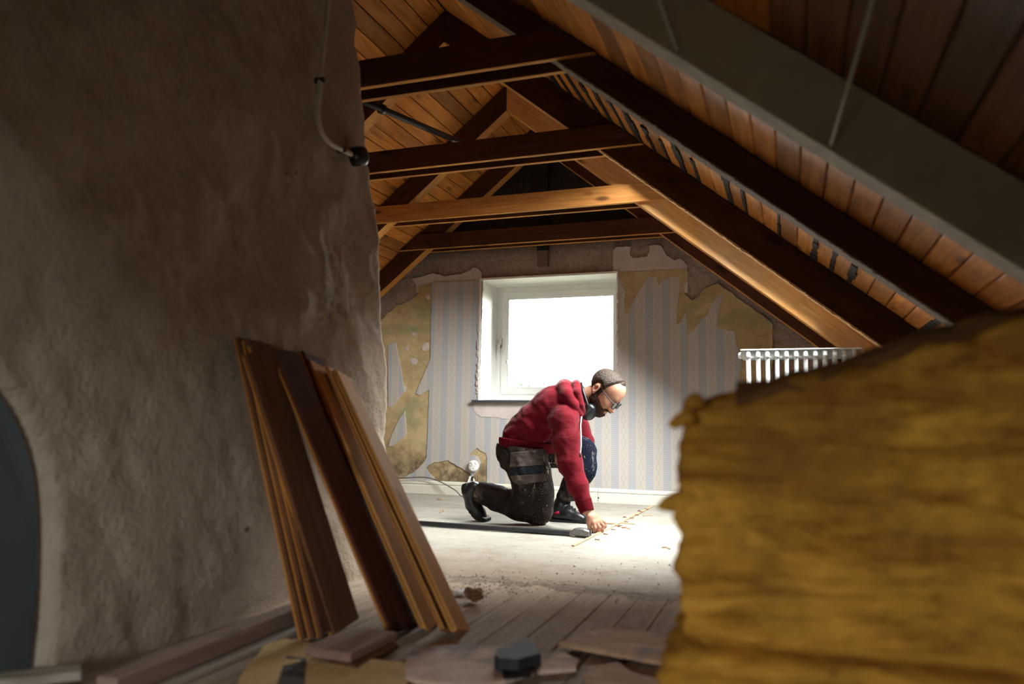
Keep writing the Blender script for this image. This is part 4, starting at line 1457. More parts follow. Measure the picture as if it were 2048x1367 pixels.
# loose cable from the wall to the floor
cpts = [PY(792, 955, WY-0.03), PY(812, 955, WY-0.035), PY(850, 954, WY-0.035), PY(876, 961, WY-0.05), PY(896, 971, WY-0.07), PY(912, 981, WY-0.09), PF(921, 990.5, 0.007), PF(926, 992, 0.006)]
tag(obj('loose_cable', tube_bm(smooth_path(cpts, 6), 0.0045, 8), plain('grey_brown_cable', (0.12, 0.10, 0.09), 0.5), smooth=True), 'thin dark cable drooping over the cream baseboard to the floor', 'cable')

# ------------------------------------------------------------------ radiator
RY = 4.40
ra, rb_ = PY(1482, 699, RY), PY(1723, 699, RY)
zt = ra.z
rad = thing('radiator', 'white column radiator standing behind the yellow insulation', 'radiator', ((ra.x+rb_.x)/2, RY+0.06, 0))
xs_ = [PY(1220+x_*0.2927, 720, RY).x for x_ in (945, 1012, 1076, 1141, 1206, 1273, 1338, 1405, 1471, 1539, 1606, 1675)]
m_rad = plain('white_radiator_enamel', (0.80, 0.83, 0.84), 0.28, 0.5)
for x_ in xs_:
    bm = bmesh.new()
    for dy in (0.0, 0.075):
        tube_bm([(x_, RY+0.012+dy, 0.10), (x_, RY+0.012+dy, zt-0.03)], 0.0115, 12, bm, cap=False)
    obj('column', bm, m_rad, rad, smooth=True)
    bm = bmesh.new()
    pr = smooth_path([(x_, RY+0.0, zt-0.045), (x_, RY+0.012, zt-0.018), (x_, RY+0.05, zt-0.011), (x_, RY+0.088, zt-0.018), (x_, RY+0.1, zt-0.045)], 3)
    tube_bm(pr, 0.0125, 10, bm)
    obj('column_head', bm, m_rad, rad, smooth=True)
bm = bmesh.new()
bm_box(bm, (ra.x, RY+0.022, zt-0.052), (rb_.x, RY+0.080, zt-0.004))
bmesh.ops.bevel(bm, geom=bm.edges[:], offset=0.006, segments=2, affect='EDGES')
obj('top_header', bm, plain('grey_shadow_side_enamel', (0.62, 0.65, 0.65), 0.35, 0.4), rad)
bm = boxmesh((ra.x, RY+0.02, 0.08), (rb_.x, RY+0.08, 0.13))
obj('bottom_header', bm, m_rad, rad)
bm = bmesh.new()
bm_box(bm, (ra.x-0.004, RY-0.004, zt-0.006), (rb_.x+0.004, RY+0.104, zt+0.002))
bmesh.ops.bevel(bm, geom=bm.edges[:], offset=0.0025, segments=1, affect='EDGES')
obj('top_rail', bm, m_rad, rad)
for x_ in (ra.x+0.03, rb_.x-0.03):
    obj('foot', boxmesh((x_-0.02, RY+0.0, 0.003), (x_+0.02, RY+0.1, 0.085)), m_rad, rad)
obj('end_plug', lathe_bm([(0.018, 0.0), (0.018, 0.012), (0.010, 0.018)], 12, 'X', at=(rb_.x, RY+0.05, zt-0.028)), m_rad, rad)
obj('end_plug', lathe_bm([(0.018, 0.0), (0.018, -0.012), (0.010, -0.018)], 12, 'X', at=(ra.x, RY+0.05, zt-0.028)), m_rad, rad)

# ------------------------------------------------------------------ the kneeling man
class Field:
    """signed-distance grid; primitives blend with a smooth minimum, then surface nets give one closed skin"""

    def __init__(s, lo, hi, h):
        s.lo, s.h = np.array(lo, float), h
        s.n = np.ceil((np.array(hi)-s.lo)/h).astype(int)+1
        s.a = np.full(s.n, 0.2, np.float32)

    def sub(s, lo, hi, pad):
        i0 = np.maximum(0, np.floor((np.array(lo)-pad-s.lo)/s.h).astype(int))
        i1 = np.minimum(s.n, np.ceil((np.array(hi)+pad-s.lo)/s.h).astype(int)+1)
        if np.any(i1 <= i0): return None, None
        ax = [s.lo[k]+s.h*np.arange(i0[k], i1[k]) for k in range(3)]
        return tuple(slice(a, b) for a, b in zip(i0, i1)), np.meshgrid(*ax, indexing='ij', sparse=True)

    def join(s, sl, d, k):
        a = s.a[sl]
        if k <= 0: s.a[sl] = np.minimum(a, d)
        else:
            h = np.maximum(k-np.abs(a-d), 0)/k
            s.a[sl] = np.minimum(a, d)-h*h*k*0.25

    def cap(s, p, q, r0, r1=None, k=0.03, flat=None, cut=False):
        """round cone p-q; flat=(dir, factor) widens the section along dir"""
        p, q = np.array(p, float), np.array(q, float)
        r1 = r0 if r1 is None else r1
        R_ = max(r0, r1)*(flat[1] if flat and flat[1] > 1 else 1)
        sl, g = s.sub(np.minimum(p, q), np.maximum(p, q), R_+0.05)
        if sl is None: return s
        X, Y, Z = g[0]-p[0], g[1]-p[1], g[2]-p[2]
        ab = q-p
        sc = 1.0
        if flat:
            n_ = np.array(flat[0], float); n_ /= np.linalg.norm(n_)
            f = 1/flat[1]-1
            dn = X*n_[0]+Y*n_[1]+Z*n_[2]
            X, Y, Z = X+n_[0]*dn*f, Y+n_[1]*dn*f, Z+n_[2]*dn*f
            ab = ab+n_*np.dot(ab, n_)*f
        L2 = max(np.dot(ab, ab), 1e-9)
        t = np.clip((X*ab[0]+Y*ab[1]+Z*ab[2])/L2, 0, 1)
        d = np.sqrt((X-t*ab[0])**2+(Y-t*ab[1])**2+(Z-t*ab[2])**2)-(r0+(r1-r0)*t)
        if cut: s.a[sl] = np.maximum(s.a[sl], -d.astype(np.float32))
        else: s.join(sl, d.astype(np.float32), k)
        return s

    def chain(s, pts, rs, k=0.03, flat=None):
        for i in range(len(pts)-1): s.cap(pts[i], pts[i+1], rs[i], rs[i+1], k, flat)
        return s

    def ell(s, c, axes, rad, k=0.02, cut=False):
        """ellipsoid with unit axes (3 vectors) and radii"""
        c = np.array(c, float)
        R_ = max(rad)
        sl, g = s.sub(c, c, R_+0.04)
        if sl is None: return s
        X, Y, Z = g[0]-c[0], g[1]-c[1], g[2]-c[2]
        u = [(X*a[0]+Y*a[1]+Z*a[2])/r_ for a, r_ in zip(axes, rad)]
        k0 = np.sqrt(u[0]**2+u[1]**2+u[2]**2)
        k1 = np.sqrt((u[0]/rad[0])**2+(u[1]/rad[1])**2+(u[2]/rad[2])**2)+1e-9
        d = (k0*(k0-1)/k1).astype(np.float32)
        if cut: s.a[sl] = np.maximum(s.a[sl], -d)
        else: s.join(sl, d, k)
        return s

    def grid(s):
        return np.meshgrid(*[s.lo[k]+s.h*np.arange(s.n[k]) for k in range(3)], indexing='ij', sparse=True)

    def mesh(s, name, smooth_it=1):
        a = s.a
        neg = a < 0
        n = a.shape
        c = [neg[i:n[0]-1+i, j:n[1]-1+j, k:n[2]-1+k] for i in (0, 1) for j in (0, 1) for k in (0, 1)]
        cnt = np.zeros(c[0].shape, np.int8)
        for q in c: cnt += q
        act = (cnt > 0) & (cnt < 8)
        idx = np.argwhere(act)
        ids = np.full(act.shape, -1, np.int32)
        ids[act] = np.arange(len(idx))
        pos = np.zeros((len(idx), 3)); num = np.zeros(len(idx))
        offs = [(i, j, k) for i in (0, 1) for j in (0, 1) for k in (0, 1)]
        vals = {o_: a[idx[:, 0]+o_[0], idx[:, 1]+o_[1], idx[:, 2]+o_[2]] for o_ in offs}
        for o1 in offs:
            for ax in range(3):
                if o1[ax] == 1: continue
                o2 = list(o1); o2[ax] = 1; o2 = tuple(o2)
                v1, v2 = vals[o1], vals[o2]
                m_ = (v1 < 0) != (v2 < 0)
                t = np.where(m_, v1/np.where(m_, v1-v2, 1), 0)
                p = np.tile(np.array(o1, float), (len(idx), 1)); p[:, ax] += t
                pos[m_] += p[m_]; num[m_] += 1
        pos = s.lo+s.h*(idx+pos/num[:, None])
        quads = []
        for ax in range(3):
            b, c_ = (ax+1) % 3, (ax+2) % 3
            sl1 = [slice(None)]*3; sl2 = [slice(None)]*3
            sl1[ax] = slice(0, n[ax]-1); sl2[ax] = slice(1, n[ax])
            s1, s2 = neg[tuple(sl1)], neg[tuple(sl2)]
            e = np.argwhere(s1 != s2)
            e = e[(e[:, b] > 0) & (e[:, c_] > 0) & (e[:, b] < n[b]-1) & (e[:, c_] < n[c_]-1)]
            fl_ = s1[tuple(e.T)]
            q = []
            for db, dc in ((0, 0), (-1, 0), (-1, -1), (0, -1)):
                w = e.copy(); w[:, b] += db; w[:, c_] += dc
                q.append(ids[tuple(w.T)])
            q = np.stack(q, 1)
            q[~fl_] = q[~fl_][:, ::-1]
            quads.append(q)
        quads = np.concatenate(quads)
        quads = quads[(quads >= 0).all(1)]
        me = bpy.data.meshes.new(name)
        me.vertices.add(len(pos)); me.vertices.foreach_set('co', pos.astype(np.float32).ravel())
        me.loops.add(quads.size); me.loops.foreach_set('vertex_index', quads.astype(np.int32).ravel())
        me.polygons.add(len(quads))
        me.polygons.foreach_set('loop_start', np.arange(0, quads.size, 4, dtype=np.int32))
        me.update(calc_edges=True)
        me.validate()
        return me


YM = 4.42
def Q(px, py, y=YM): return np.array(PY(px, py, y))


# --- joints read off the photo, each on its own depth plane
HIP_R, KNEE_R, ANK_R = Q(1043, 902, 4.33), Q(1077, 1020, 4.31), Q(952, 984, 4.32)
HIP_L, KNEE_L, ANK_L = Q(1058, 898, 4.51), Q(1163, 902, 4.56), Q(1126, 1004, 4.53)
PEL, BEL, CHE, UPC = Q(1039, 874), Q(1070, 849), Q(1112, 814), Q(1143, 802)
SH_R, EL_R, WR_R = Q(1128, 842, 4.25), Q(1140, 926, 4.19), Q(1172, 1016, 4.15)
SH_L, EL_L, WR_L = Q(1140, 826, 4.59), Q(1165, 884, 4.62), Q(1120, 896, 4.50)
HC = Q(1213, 779)                                            # centre of the skull
yaw_h = math.radians(-8)
FV = np.array([0.655*math.cos(yaw_h), 0.655*math.sin(yaw_h), -0.755]); FV /= np.linalg.norm(FV)
SV = np.array([-math.sin(yaw_h), math.cos(yaw_h), 0.0])      # towards the far (left) side
UV = np.cross(FV, SV)
if UV[2] < 0: UV = -UV


def HL(f, u, s_=0.0): return HC+FV*f+UV*u+SV*s_


def head_field(F):
    A = (FV, UV, SV)
    F.ell(HL(-0.008, 0.022), A, (0.101, 0.083, 0.076), 0.0)
    F.ell(HL(0.035, 0.030), A, (0.062, 0.068, 0.066), 0.03)
    F.ell(HL(0.036, -0.045), A, (0.058, 0.078, 0.059), 0.03)
    F.cap(HL(-0.01, -0.075, -0.048), HL(0.060, -0.115, -0.018), 0.022, 0.020, 0.03)
    F.cap(HL(-0.01, -0.075, 0.048), HL(0.060, -0.115, 0.018), 0.022, 0.020, 0.03)
    F.cap(HL(0.068, -0.118, -0.008), HL(0.068, -0.118, 0.008), 0.017, 0.017, 0.025)
    F.cap(HL(0.083, 0.014, -0.032), HL(0.083, 0.014, 0.032), 0.012, 0.012, 0.02)      # brow
    for sg in (-1, 1):
        F.ell(HL(0.092, -0.010, sg*0.031), A, (0.017, 0.013, 0.018), 0.0, cut=True)    # eye sockets
        F.ell(HL(0.082, -0.010, sg*0.031), A, (0.015, 0.012, 0.014), 0.008)            # closed lids
        F.cap(HL(0.066, -0.042, sg*0.042), HL(0.03, -0.035, sg*0.056), 0.016, 0.014, 0.03)
        F.ell(HL(0.104, -0.060, sg*0.012), A, (0.011, 0.009, 0.009), 0.010)            # nostrils
    F.cap(HL(0.090, 0.004), HL(0.112, -0.050), 0.008, 0.0115, 0.014)                   # nose
    F.ell(HL(0.114, -0.055), A, (0.013, 0.013, 0.013), 0.010)
    F.cap(HL(0.090, -0.086, -0.016), HL(0.090, -0.086, 0.016), 0.008, 0.008, 0.012)   # lips
    F.cap(HL(0.088, -0.098, -0.014), HL(0.088, -0.098, 0.014), 0.009, 0.009, 0.012)
    return F


def ears(F):
    for sg in (-1, 1):
        e1 = FV*0.94+SV*sg*0.30; e1 /= np.linalg.norm(e1)
        e3 = np.cross(e1, UV)
        c = HL(-0.030, -0.022, sg*0.079)
        F.ell(c, (e1, UV, e3), (0.021, 0.034, 0.009), 0.008)
        F.ell(c+SV*sg*0.009+FV*0.004, (e1, UV, e3), (0.011, 0.020, 0.007), 0.0, cut=True)
        F.ell(HL(-0.024, -0.048, sg*0.074), (e1, UV, e3), (0.011, 0.012, 0.008), 0.008)
    return F


def hand(F, wr, palm, tips, thumb, wide):
    """tips: list of (knuckle, mid, tip); wide: direction across the palm"""
    kn = [t[0] for t in tips]
    kc = sum(kn)/len(kn)
    F.cap(wr, palm, 0.021, 0.022, 0.02, (wide, 1.35))
    F.cap(palm, kc, 0.020, 0.015, 0.015, (wide, 1.9))
    for t, r_ in zip(tips, (0.0100, 0.0105, 0.0100, 0.0088)):
        F.cap(palm*0.4+t[0]*0.6, t[0], r_*1.15, r_*1.15, 0.010)
        F.chain(list(t), [r_*1.12, r_, r_*0.95, r_*0.80][:len(t)], 0.004)
    F.chain(thumb, [0.017, 0.013, 0.0115, 0.009][:len(thumb)], 0.008)
    return F


def Pxl(px, py, y): return np.array(PY(px, py, y))


# right hand picking up a nail by the lath; the thumb side is turned to the man's body
palmR = Pxl(1185, 1034, 4.145)
tipsR = [(Pxl(1187, 1045, 4.118), Pxl(1190, 1055, 4.112), Pxl(1188, 1061, 4.118), Pxl(1186, 1065, 4.125)),
         (Pxl(1193, 1044.5, 4.135), Pxl(1199, 1054, 4.125), Pxl(1197, 1061, 4.125), Pxl(1193, 1065, 4.13)),
         (Pxl(1199, 1042, 4.155), Pxl(1206, 1050, 4.148), Pxl(1205, 1058, 4.145), Pxl(1200, 1062, 4.145)),
         (Pxl(1202, 1038, 4.175), Pxl(1210, 1045, 4.170), Pxl(1211, 1052, 4.168), Pxl(1207, 1056.5, 4.166))]
thumbR = [Pxl(1179, 1033, 4.125), Pxl(1178, 1046, 4.118), Pxl(1180, 1056, 4.120), Pxl(1184, 1063, 4.127)]
wideR = tipsR[3][0]-tipsR[0][0]
# left hand hangs from the knee between the thighs
palmL = Pxl(1117, 903, 4.47)
tipsL = [(Pxl(1113, 908, 4.44), Pxl(1112, 916, 4.435), Pxl(1114, 922, 4.44)), (Pxl(1113, 909, 4.46), Pxl(1112, 918, 4.455), Pxl(1114, 925, 4.46)),
         (Pxl(1114, 909, 4.48), Pxl(1113, 917, 4.475), Pxl(1115, 924, 4.48)), (Pxl(1115, 908, 4.50), Pxl(1114, 915, 4.495), Pxl(1116, 920, 4.50))]
thumbL = [Pxl(1119, 902, 4.44), Pxl(1120, 909, 4.425), Pxl(1120, 915, 4.42)]

BLO, BHI = (-2.02, 3.98, -0.004), (-0.86, 4.76, 1.00)
F = Field(BLO, BHI, 0.003)
F.chain([PEL+np.array([0.01, 0, -0.01]), BEL, CHE, UPC], [0.074, 0.092, 0.098, 0.078], 0.05, ((0, 1, 0), 1.3))
F.chain([UPC, Q(1168, 797), Q(1184, 788)], [0.060, 0.052, 0.055], 0.03)
for S_, E_, W_ in ((SH_R, EL_R, WR_R), (SH_L, EL_L, WR_L)):
    F.cap(UPC, S_, 0.07, 0.06, 0.04)
    F.chain([S_, E_, W_], [0.056, 0.042, 0.027], 0.02)
for H_, K_, A_ in ((HIP_R, KNEE_R, ANK_R), (HIP_L, KNEE_L, ANK_L)):
    F.chain([H_, K_, A_], [0.074, 0.052, 0.038], 0.04)
F.chain([ANK_R, Q(945, 1005, 4.32), Q(962, 1030, 4.32)], [0.034, 0.032, 0.022], 0.02)
F.chain([ANK_L, Q(1120, 1026, 4.52), Q(1155, 1036, 4.50)], [0.034, 0.030, 0.020], 0.02)
head_field(F)
ears(F)
hand(F, WR_R, palmR, tipsR, thumbR, wideR)
hand(F, WR_L, palmL, tipsL, thumbL, tipsL[3][0]-tipsL[0][0])
F.a[...] = np.maximum(F.a, 0.0035-F.grid()[2])

n = NB('skin', 0.55, 0.35)
a_ = n.noise(30, 4, 0.6)
n.col(n.mix(n.step(a_, 0.3, 0.7), (0.40, 0.195, 0.125), (0.49, 0.26, 0.175)))
n.b.inputs['Subsurface Weight'].default_value = 0.08
n.b.inputs['Subsurface Radius'].default_value = (0.01, 0.004, 0.002)
m_skin = n.m
body_me = F.mesh('person')
man = obj('person', body_me, m_skin, smooth=True)
tag(man, 'man in a red hoodie and paint-splattered work trousers kneeling and reaching to the floor', 'person')


# --- hoodie
def folds(F, amp, seed, dirs):
    X, Y, Z = F.grid()
    w = np.zeros(F.a.shape, np.float32)
    for i, (d, fq, ph) in enumerate(dirs):
        bend = 0.05*np.sin(9*X+7*Z+seed+i)+0.04*np.sin(13*Y-8*Z+2*i)+0.022*np.sin(31*X-23*Z+17*Y+3*i)+0.014*np.sin(47*Z+39*X-21*Y+5*i)
        msk = 0.5+0.5*np.sin(7*X*d[2]-9*Z*d[0]+5*Y+seed*1.3+i*2.1)
        s_ = np.sin(fq*(X*d[0]+Y*d[1]+Z*d[2]+bend)+ph)
        w += (msk*np.sign(s_)*np.abs(s_)**1.4).astype(np.float32)
    F.a += amp*w
    return F


H = Field((-1.62, 4.02, 0.10), (-1.02, 4.80, 0.86), 0.004)
H.chain([PEL+np.array([0.01, 0, 0.004]), BEL, CHE, UPC], [0.112, 0.112, 0.120, 0.100], 0.06, ((0, 1, 0), 1.35))
H.cap(Q(1075, 868), Q(1095, 862), 0.085, 0.09, 0.06, ((0, 1, 0), 1.4))
for S_, E_, W_, sg in ((SH_R, EL_R, WR_R, -1), (SH_L, EL_L, WR_L, 1)):
    H.cap(UPC, S_, 0.088, 0.078, 0.06)
    H.chain([S_, S_*0.5+E_*0.5, E_, E_*0.5+W_*0.5, W_], [0.079, 0.076, 0.066, 0.054, 0.039], 0.03)
for _l in ([(1108, 836), (1062, 866), (1018, 876)], [(1096, 826), (1052, 848), (1014, 868)], [(1108, 850), (1084, 876), (1044, 889)], [(1082, 800), (1094, 830)], [(1058, 822), (1040, 852)]):
    H.chain([Q(a_, b_, 4.295) for a_, b_ in _l], [0.020]*len(_l), 0.022)
folds(H, 0.0017, 1.0, [((0.75, 0.15, -0.62), 52, 0.3), ((0.35, -0.3, 0.88), 66, 1.1), ((0.9, 0.35, 0.25), 47, 2.2), ((0.1, 0.5, 0.85), 80, 0.6)])
# hood lying on the shoulders and round the neck
hood = [Q(1160, 828, 4.30), Q(1146, 808, 4.262), Q(1134, 791, 4.272), Q(1129, 779, 4.335), Q(1129, 775, 4.42), Q(1129, 779, 4.505), Q(1134, 790, 4.565), Q(1146, 806, 4.575), Q(1160, 826, 4.54)]
H.chain(hood, [0.020, 0.034, 0.044, 0.050, 0.052, 0.050, 0.044, 0.034, 0.020], 0.008)
hood2 = [Q(1167, 830, 4.335), Q(1161, 808, 4.285), Q(1154, 786, 4.282), Q(1152, 772, 4.34), Q(1152, 768, 4.42), Q(1152, 772, 4.50), Q(1154, 786, 4.555), Q(1161, 806, 4.555), Q(1167, 828, 4.50)]
H.chain(hood2, [0.016, 0.023, 0.027, 0.028, 0.028, 0.028, 0.027, 0.023, 0.016], 0.004)
H.cap(Q(1166, 800), Q(1200, 782), 0.060, 0.075, cut=True)
# open neck and open cuffs
dW = (WR_R-EL_R)/np.linalg.norm(WR_R-EL_R)
X, Y, Z = H.grid()
cut = (X-WR_R[0])*dW[0]+(Y-WR_R[1])*dW[1]+(Z-WR_R[2])*dW[2]-0.012
H.a[...] = np.maximum(H.a, np.where(np.abs(X-WR_R[0]) < 0.12, np.where(Z < 0.20, cut, -1), -1).astype(np.float32))
# hem line
hd = np.array([0.55, 0.0, -0.84])
n = NB('red_sweatshirt', 0.9, 0.12)
a_ = n.noise(9, 5, 0.65); b_ = n.noise(260, 2, 0.5)
n.col(n.mix(n.step(a_, 0.3, 0.7), (0.085, 0.0014, 0.0055), (0.145, 0.0035, 0.0115)))
n.b.inputs['Sheen Weight'].default_value = 0.08
n.bump(n.math('ADD', n.noise(1, 4, 0.6, n.map((14, 22, 30), (0.3, 0.5, 0.2))), n.math('MULTIPLY', b_, 0.08)), 0.5, 0.012)
m_red = n.m
n = NB('red_ribbing', 0.9, 0.12)
n.col((0.085, 0.0014, 0.0055))
m_rib = n.m
o = obj('hoodie', H.mesh('hoodie'), m_red, man, smooth=True)
o['label'] = 'crimson hooded sweatshirt'
# ribbed waistband and cuff
B = Field((-1.62, 4.10, 0.18), (-1.15, 4.74, 0.60), 0.004)
pa, pb = Q(1012, 893), Q(1098, 905)
B.cap(PEL+np.array([-0.002, 0, -0.008]), Q(1082, 886), 0.124, 0.100, 0.03, ((0, 1, 0), 1.50))
X, Y, Z = B.grid()
lo_ = (pa[2]+(X-pa[0])*(pb[2]-pa[2])/(pb[0]-pa[0]))
B.a[...] = np.maximum(B.a, (lo_-Z-0.002).astype(np.float32))
B.a[...] = np.maximum(B.a, (Z-lo_-0.062).astype(np.float32))
B.a += (0.0012*np.sin(X*330+Y*330)).astype(np.float32)
o2 = obj('waistband', B.mesh('waistband'), m_rib, o, smooth=True)
Cf = Field(tuple(WR_R-0.09), tuple(WR_R+0.09), 0.003)
Cf.cap(WR_R-dW*0.045, WR_R+dW*0.012, 0.047, 0.040, 0.0)
Cf.cap(WR_R-dW*0.0, WR_R+dW*0.08, 0.033, 0.033, cut=True)
X, Y, Z = Cf.grid()
tt = (X-WR_R[0])*dW[0]+(Y-WR_R[1])*dW[1]+(Z-WR_R[2])*dW[2]
Cf.a[...] = np.maximum(Cf.a, np.maximum(tt-0.020, -tt-0.045).astype(np.float32))
obj('cuff', Cf.mesh('cuff'), m_rib, o, smooth=True)
ds = [Q(1163, 833, 4.272), Q(1161.5, 850, 4.235), Q(1162, 870, 4.15), Q(1162, 890, 4.13), Q(1160.5, 906, 4.125)]
cs = obj('drawstring', tube_bm(smooth_path([V3(p) for p in ds], 5), 0.0038, 8), plain('white_cord', (0.78, 0.77, 0.75), 0.7), o, smooth=True)
cs['label'] = 'white drawstring'
obj('drawstring_tip', tube_bm([V3(ds[-1]), V3(ds[-1])+V3((-0.001, 0, -0.022))], 0.0052, 8), m_black, cs, smooth=True)

# --- work trousers
T = Field((-1.84, 4.14, -0.004), (-1.0, 4.72, 0.56), 0.004)
T.cap(PEL+np.array([-0.006, 0, -0.05]), Q(1062, 896), 0.098, 0.092, 0.05, ((0, 1, 0), 1.3))
T.cap(Q(1028, 900, 4.36), Q(1060, 900, 4.34), 0.102, 0.106, 0.04)
T.chain([HIP_R+np.array([0.0, 0.01, -0.035]), Q(1058, 945, 4.31), Q(1069, 985, 4.31), KNEE_R+np.array([0.0, 0, 0.006])], [0.108, 0.116, 0.104, 0.084], 0.05)
T.cap(Q(1009, 906, 4.33), Q(1016, 925, 4.33), 0.040, 0.038, 0.05)
T.chain([KNEE_R+np.array([-0.004, 0, 0.0]), Q(1040, 1012, 4.31), Q(1000, 997, 4.315), Q(958, 983, 4.32)], [0.080, 0.078, 0.072, 0.066], 0.03)
T.chain([HIP_L, Q(1115, 900, 4.54), KNEE_L], [0.118, 0.096, 0.086], 0.05)
T.chain([KNEE_L, Q(1165, 935, 4.555), Q(1148, 968, 4.545), Q(1133, 994, 4.535)], [0.084, 0.078, 0.070, 0.062], 0.03)
T.cap(Q(1176, 925, 4.55), Q(1173, 958, 4.55), 0.042, 0.022, 0.04)
folds(T, 0.0040, 3.0, [((0.3, 0.2, 0.9), 55, 0.2), ((0.9, 0.2, 0.4), 48, 1.7), ((0.5, -0.6, 0.6), 90, 0.9)])
X, Y, Z = T.grid()
T.a[...] = np.maximum(T.a, (0.004-Z).astype(np.float32))
lo_ = (pa[2]+(X-pa[0])*(pb[2]-pa[2])/(pb[0]-pa[0]))+0.022
T.a[...] = np.maximum(T.a, np.where(X < Q(1098, 900)[0], Z-lo_, -1).astype(np.float32))
dS = (Q(958, 983, 4.32)-Q(1000, 997, 4.315)); dS /= np.linalg.norm(dS)
hm = Q(956, 983, 4.32)
cut = (X-hm[0])*dS[0]+(Y-hm[1])*dS[1]+(Z-hm[2])*dS[2]
T.a[...] = np.maximum(T.a, np.where(X < -1.6, cut, -1).astype(np.float32))
T.cap(hm-dS*0.02, hm+dS*0.05, 0.055, 0.058, cut=True)
hl = Q(1131, 1000, 4.533)
T.a[...] = np.maximum(T.a, np.where((X > -1.33) & (Y > 4.43), hl[2]-Z, -1).astype(np.float32))
n = NB('splattered_work_trousers', 0.85, 0.15)
a_ = n.noise(7, 6, 0.7)
px_ = n.xyz()
c = n.mix(n.step(a_, 0.3, 0.7), (0.011, 0.0075, 0.007), (0.030, 0.020, 0.0185))
kx = Q(1150, 900, 4.55)
nav = n.math('MULTIPLY', n.step(px_[0], kx[0]-0.05, kx[0]+0.03), n.step(px_[2], Q(1150, 972, 4.55)[2]-0.02, Q(1150, 960, 4.55)[2]+0.03))
nav = n.math('MULTIPLY', nav, n.step(px_[1], 4.42, 4.46))
c = n.mix(nav, c, (0.006, 0.0085, 0.022))
sm = n.step(n.noise(1, 5, 0.7, n.map((9, 9, 4))), 0.52, 0.72)
kz = n.step(px_[2], 0.45, 0.10)
c = n.mix(n.math('MULTIPLY', n.math('MULTIPLY', sm, 0.55), kz), c, (0.22, 0.19, 0.18))
s1 = n.step(n.noise(1, 3, 0.6, n.map((62, 62, 40))), 0.66, 0.70)
s2 = n.step(n.noise(120, 2, 0.5), 0.69, 0.72)
s3 = n.step(n.noise(1, 4, 0.7, n.map((34, 34, 10), (0, 0.5, 0))), 0.60, 0.66)
area = n.step(n.noise(6, 3, 0.5, n.map(loc=(4, 4, 4))), 0.42, 0.56)
sp = n.math('MAXIMUM', n.math('MULTIPLY', n.math('MAXIMUM', s1, s3), area), n.math('MULTIPLY', s2, 0.8))
lowleg = n.step(px_[0], -1.47, -1.40)
c = n.mix(n.math('MULTIPLY', sp, lowleg), c, (0.50, 0.46, 0.37))
n.col(c)
n.bump(n.noise(1, 4, 0.6, n.map((18, 18, 30))), 0.5, 0.012)
m_tr = n.m
tr_ = obj('work_trousers', T.mesh('work_trousers'), m_tr, man, smooth=True)
tr_['label'] = 'dark work trousers with paint splashes'


def pocket(name, pix, yy, off, m, lab=None):
    """panel sewn onto the near side of the thigh: a thickened piece of the trouser surface"""
    G = Field((-1.62, 4.144, 0.02), (-1.25, 4.36, 0.52), 0.004)
    i0 = np.round((G.lo-T.lo)/0.004).astype(int)
    G.lo = T.lo+i0*0.004
    G.a = T.a[i0[0]:i0[0]+G.n[0], i0[1]:i0[1]+G.n[1], i0[2]:i0[2]+G.n[2]]-off
    G.n = np.array(G.a.shape)
    X, Y, Z = G.grid()
    pts = [Q(a, b, yy) for a, b in pix]
    ar = sum(p[0]*q[2]-q[0]*p[2] for p, q in zip(pts, pts[1:]+pts[:1]))
    d = np.full(G.a.shape, -1.0)
    for p, q in zip(pts, pts[1:]+pts[:1]):
        nx_, nz_ = (q[2]-p[2]), -(q[0]-p[0])
        l = math.hypot(nx_, nz_); sg = 1 if ar > 0 else -1
        d = np.maximum(d, sg*((X-p[0])*nx_+(Z-p[2])*nz_)/l)
    G.a = np.maximum(np.maximum(G.a, d), np.maximum(Y-4.28, -(G.a+off+0.012))).astype(np.float32)
    o_ = obj(name, G.mesh(name), m, tr_, smooth=True)
    if lab: o_['label'] = lab
    return o_


m_pk = NB('worn_pocket_canvas', 0.9, 0.1)
a_ = m_pk.noise(1, 5, 0.7, m_pk.map((20, 20, 60)))
cc_ = m_pk.mix(m_pk.step(a_, 0.35, 0.7), (0.055, 0.042, 0.040), (0.125, 0.10, 0.095))
cc_ = m_pk.mix(m_pk.step(m_pk.noise(75, 3, 0.6), 0.67, 0.71), cc_, (0.5, 0.45, 0.34))
m_pk.col(cc_)
pocket('tool_pocket', [(1019, 905), (1079, 897), (1082, 930), (1020, 934)], 4.21, 0.010, m_pk.m, 'worn canvas tool pocket')
pocket('pocket_band', [(1020, 934), (1082, 930), (1084, 946), (1021, 950)], 4.21, 0.007, plain('dark_blue_canvas', (0.014, 0.018, 0.030), 0.8, 0.2, 0, 0.3, 60), 'dark blue band')
pocket('tool_pocket', [(1021, 950), (1084, 946), (1088, 962), (1040, 968), (1026, 962)], 4.21, 0.010, m_pk.m)

# --- shoes
m_shoe = plain('black_work_shoe', (0.012, 0.012, 0.015), 0.35, 0.45, 0, 0.3, 50)
m_sole = plain('black_lugged_sole', (0.016, 0.016, 0.017), 0.7, 0.3)
m_sock = plain('dark_red_lining', (0.28, 0.01, 0.025), 0.9)


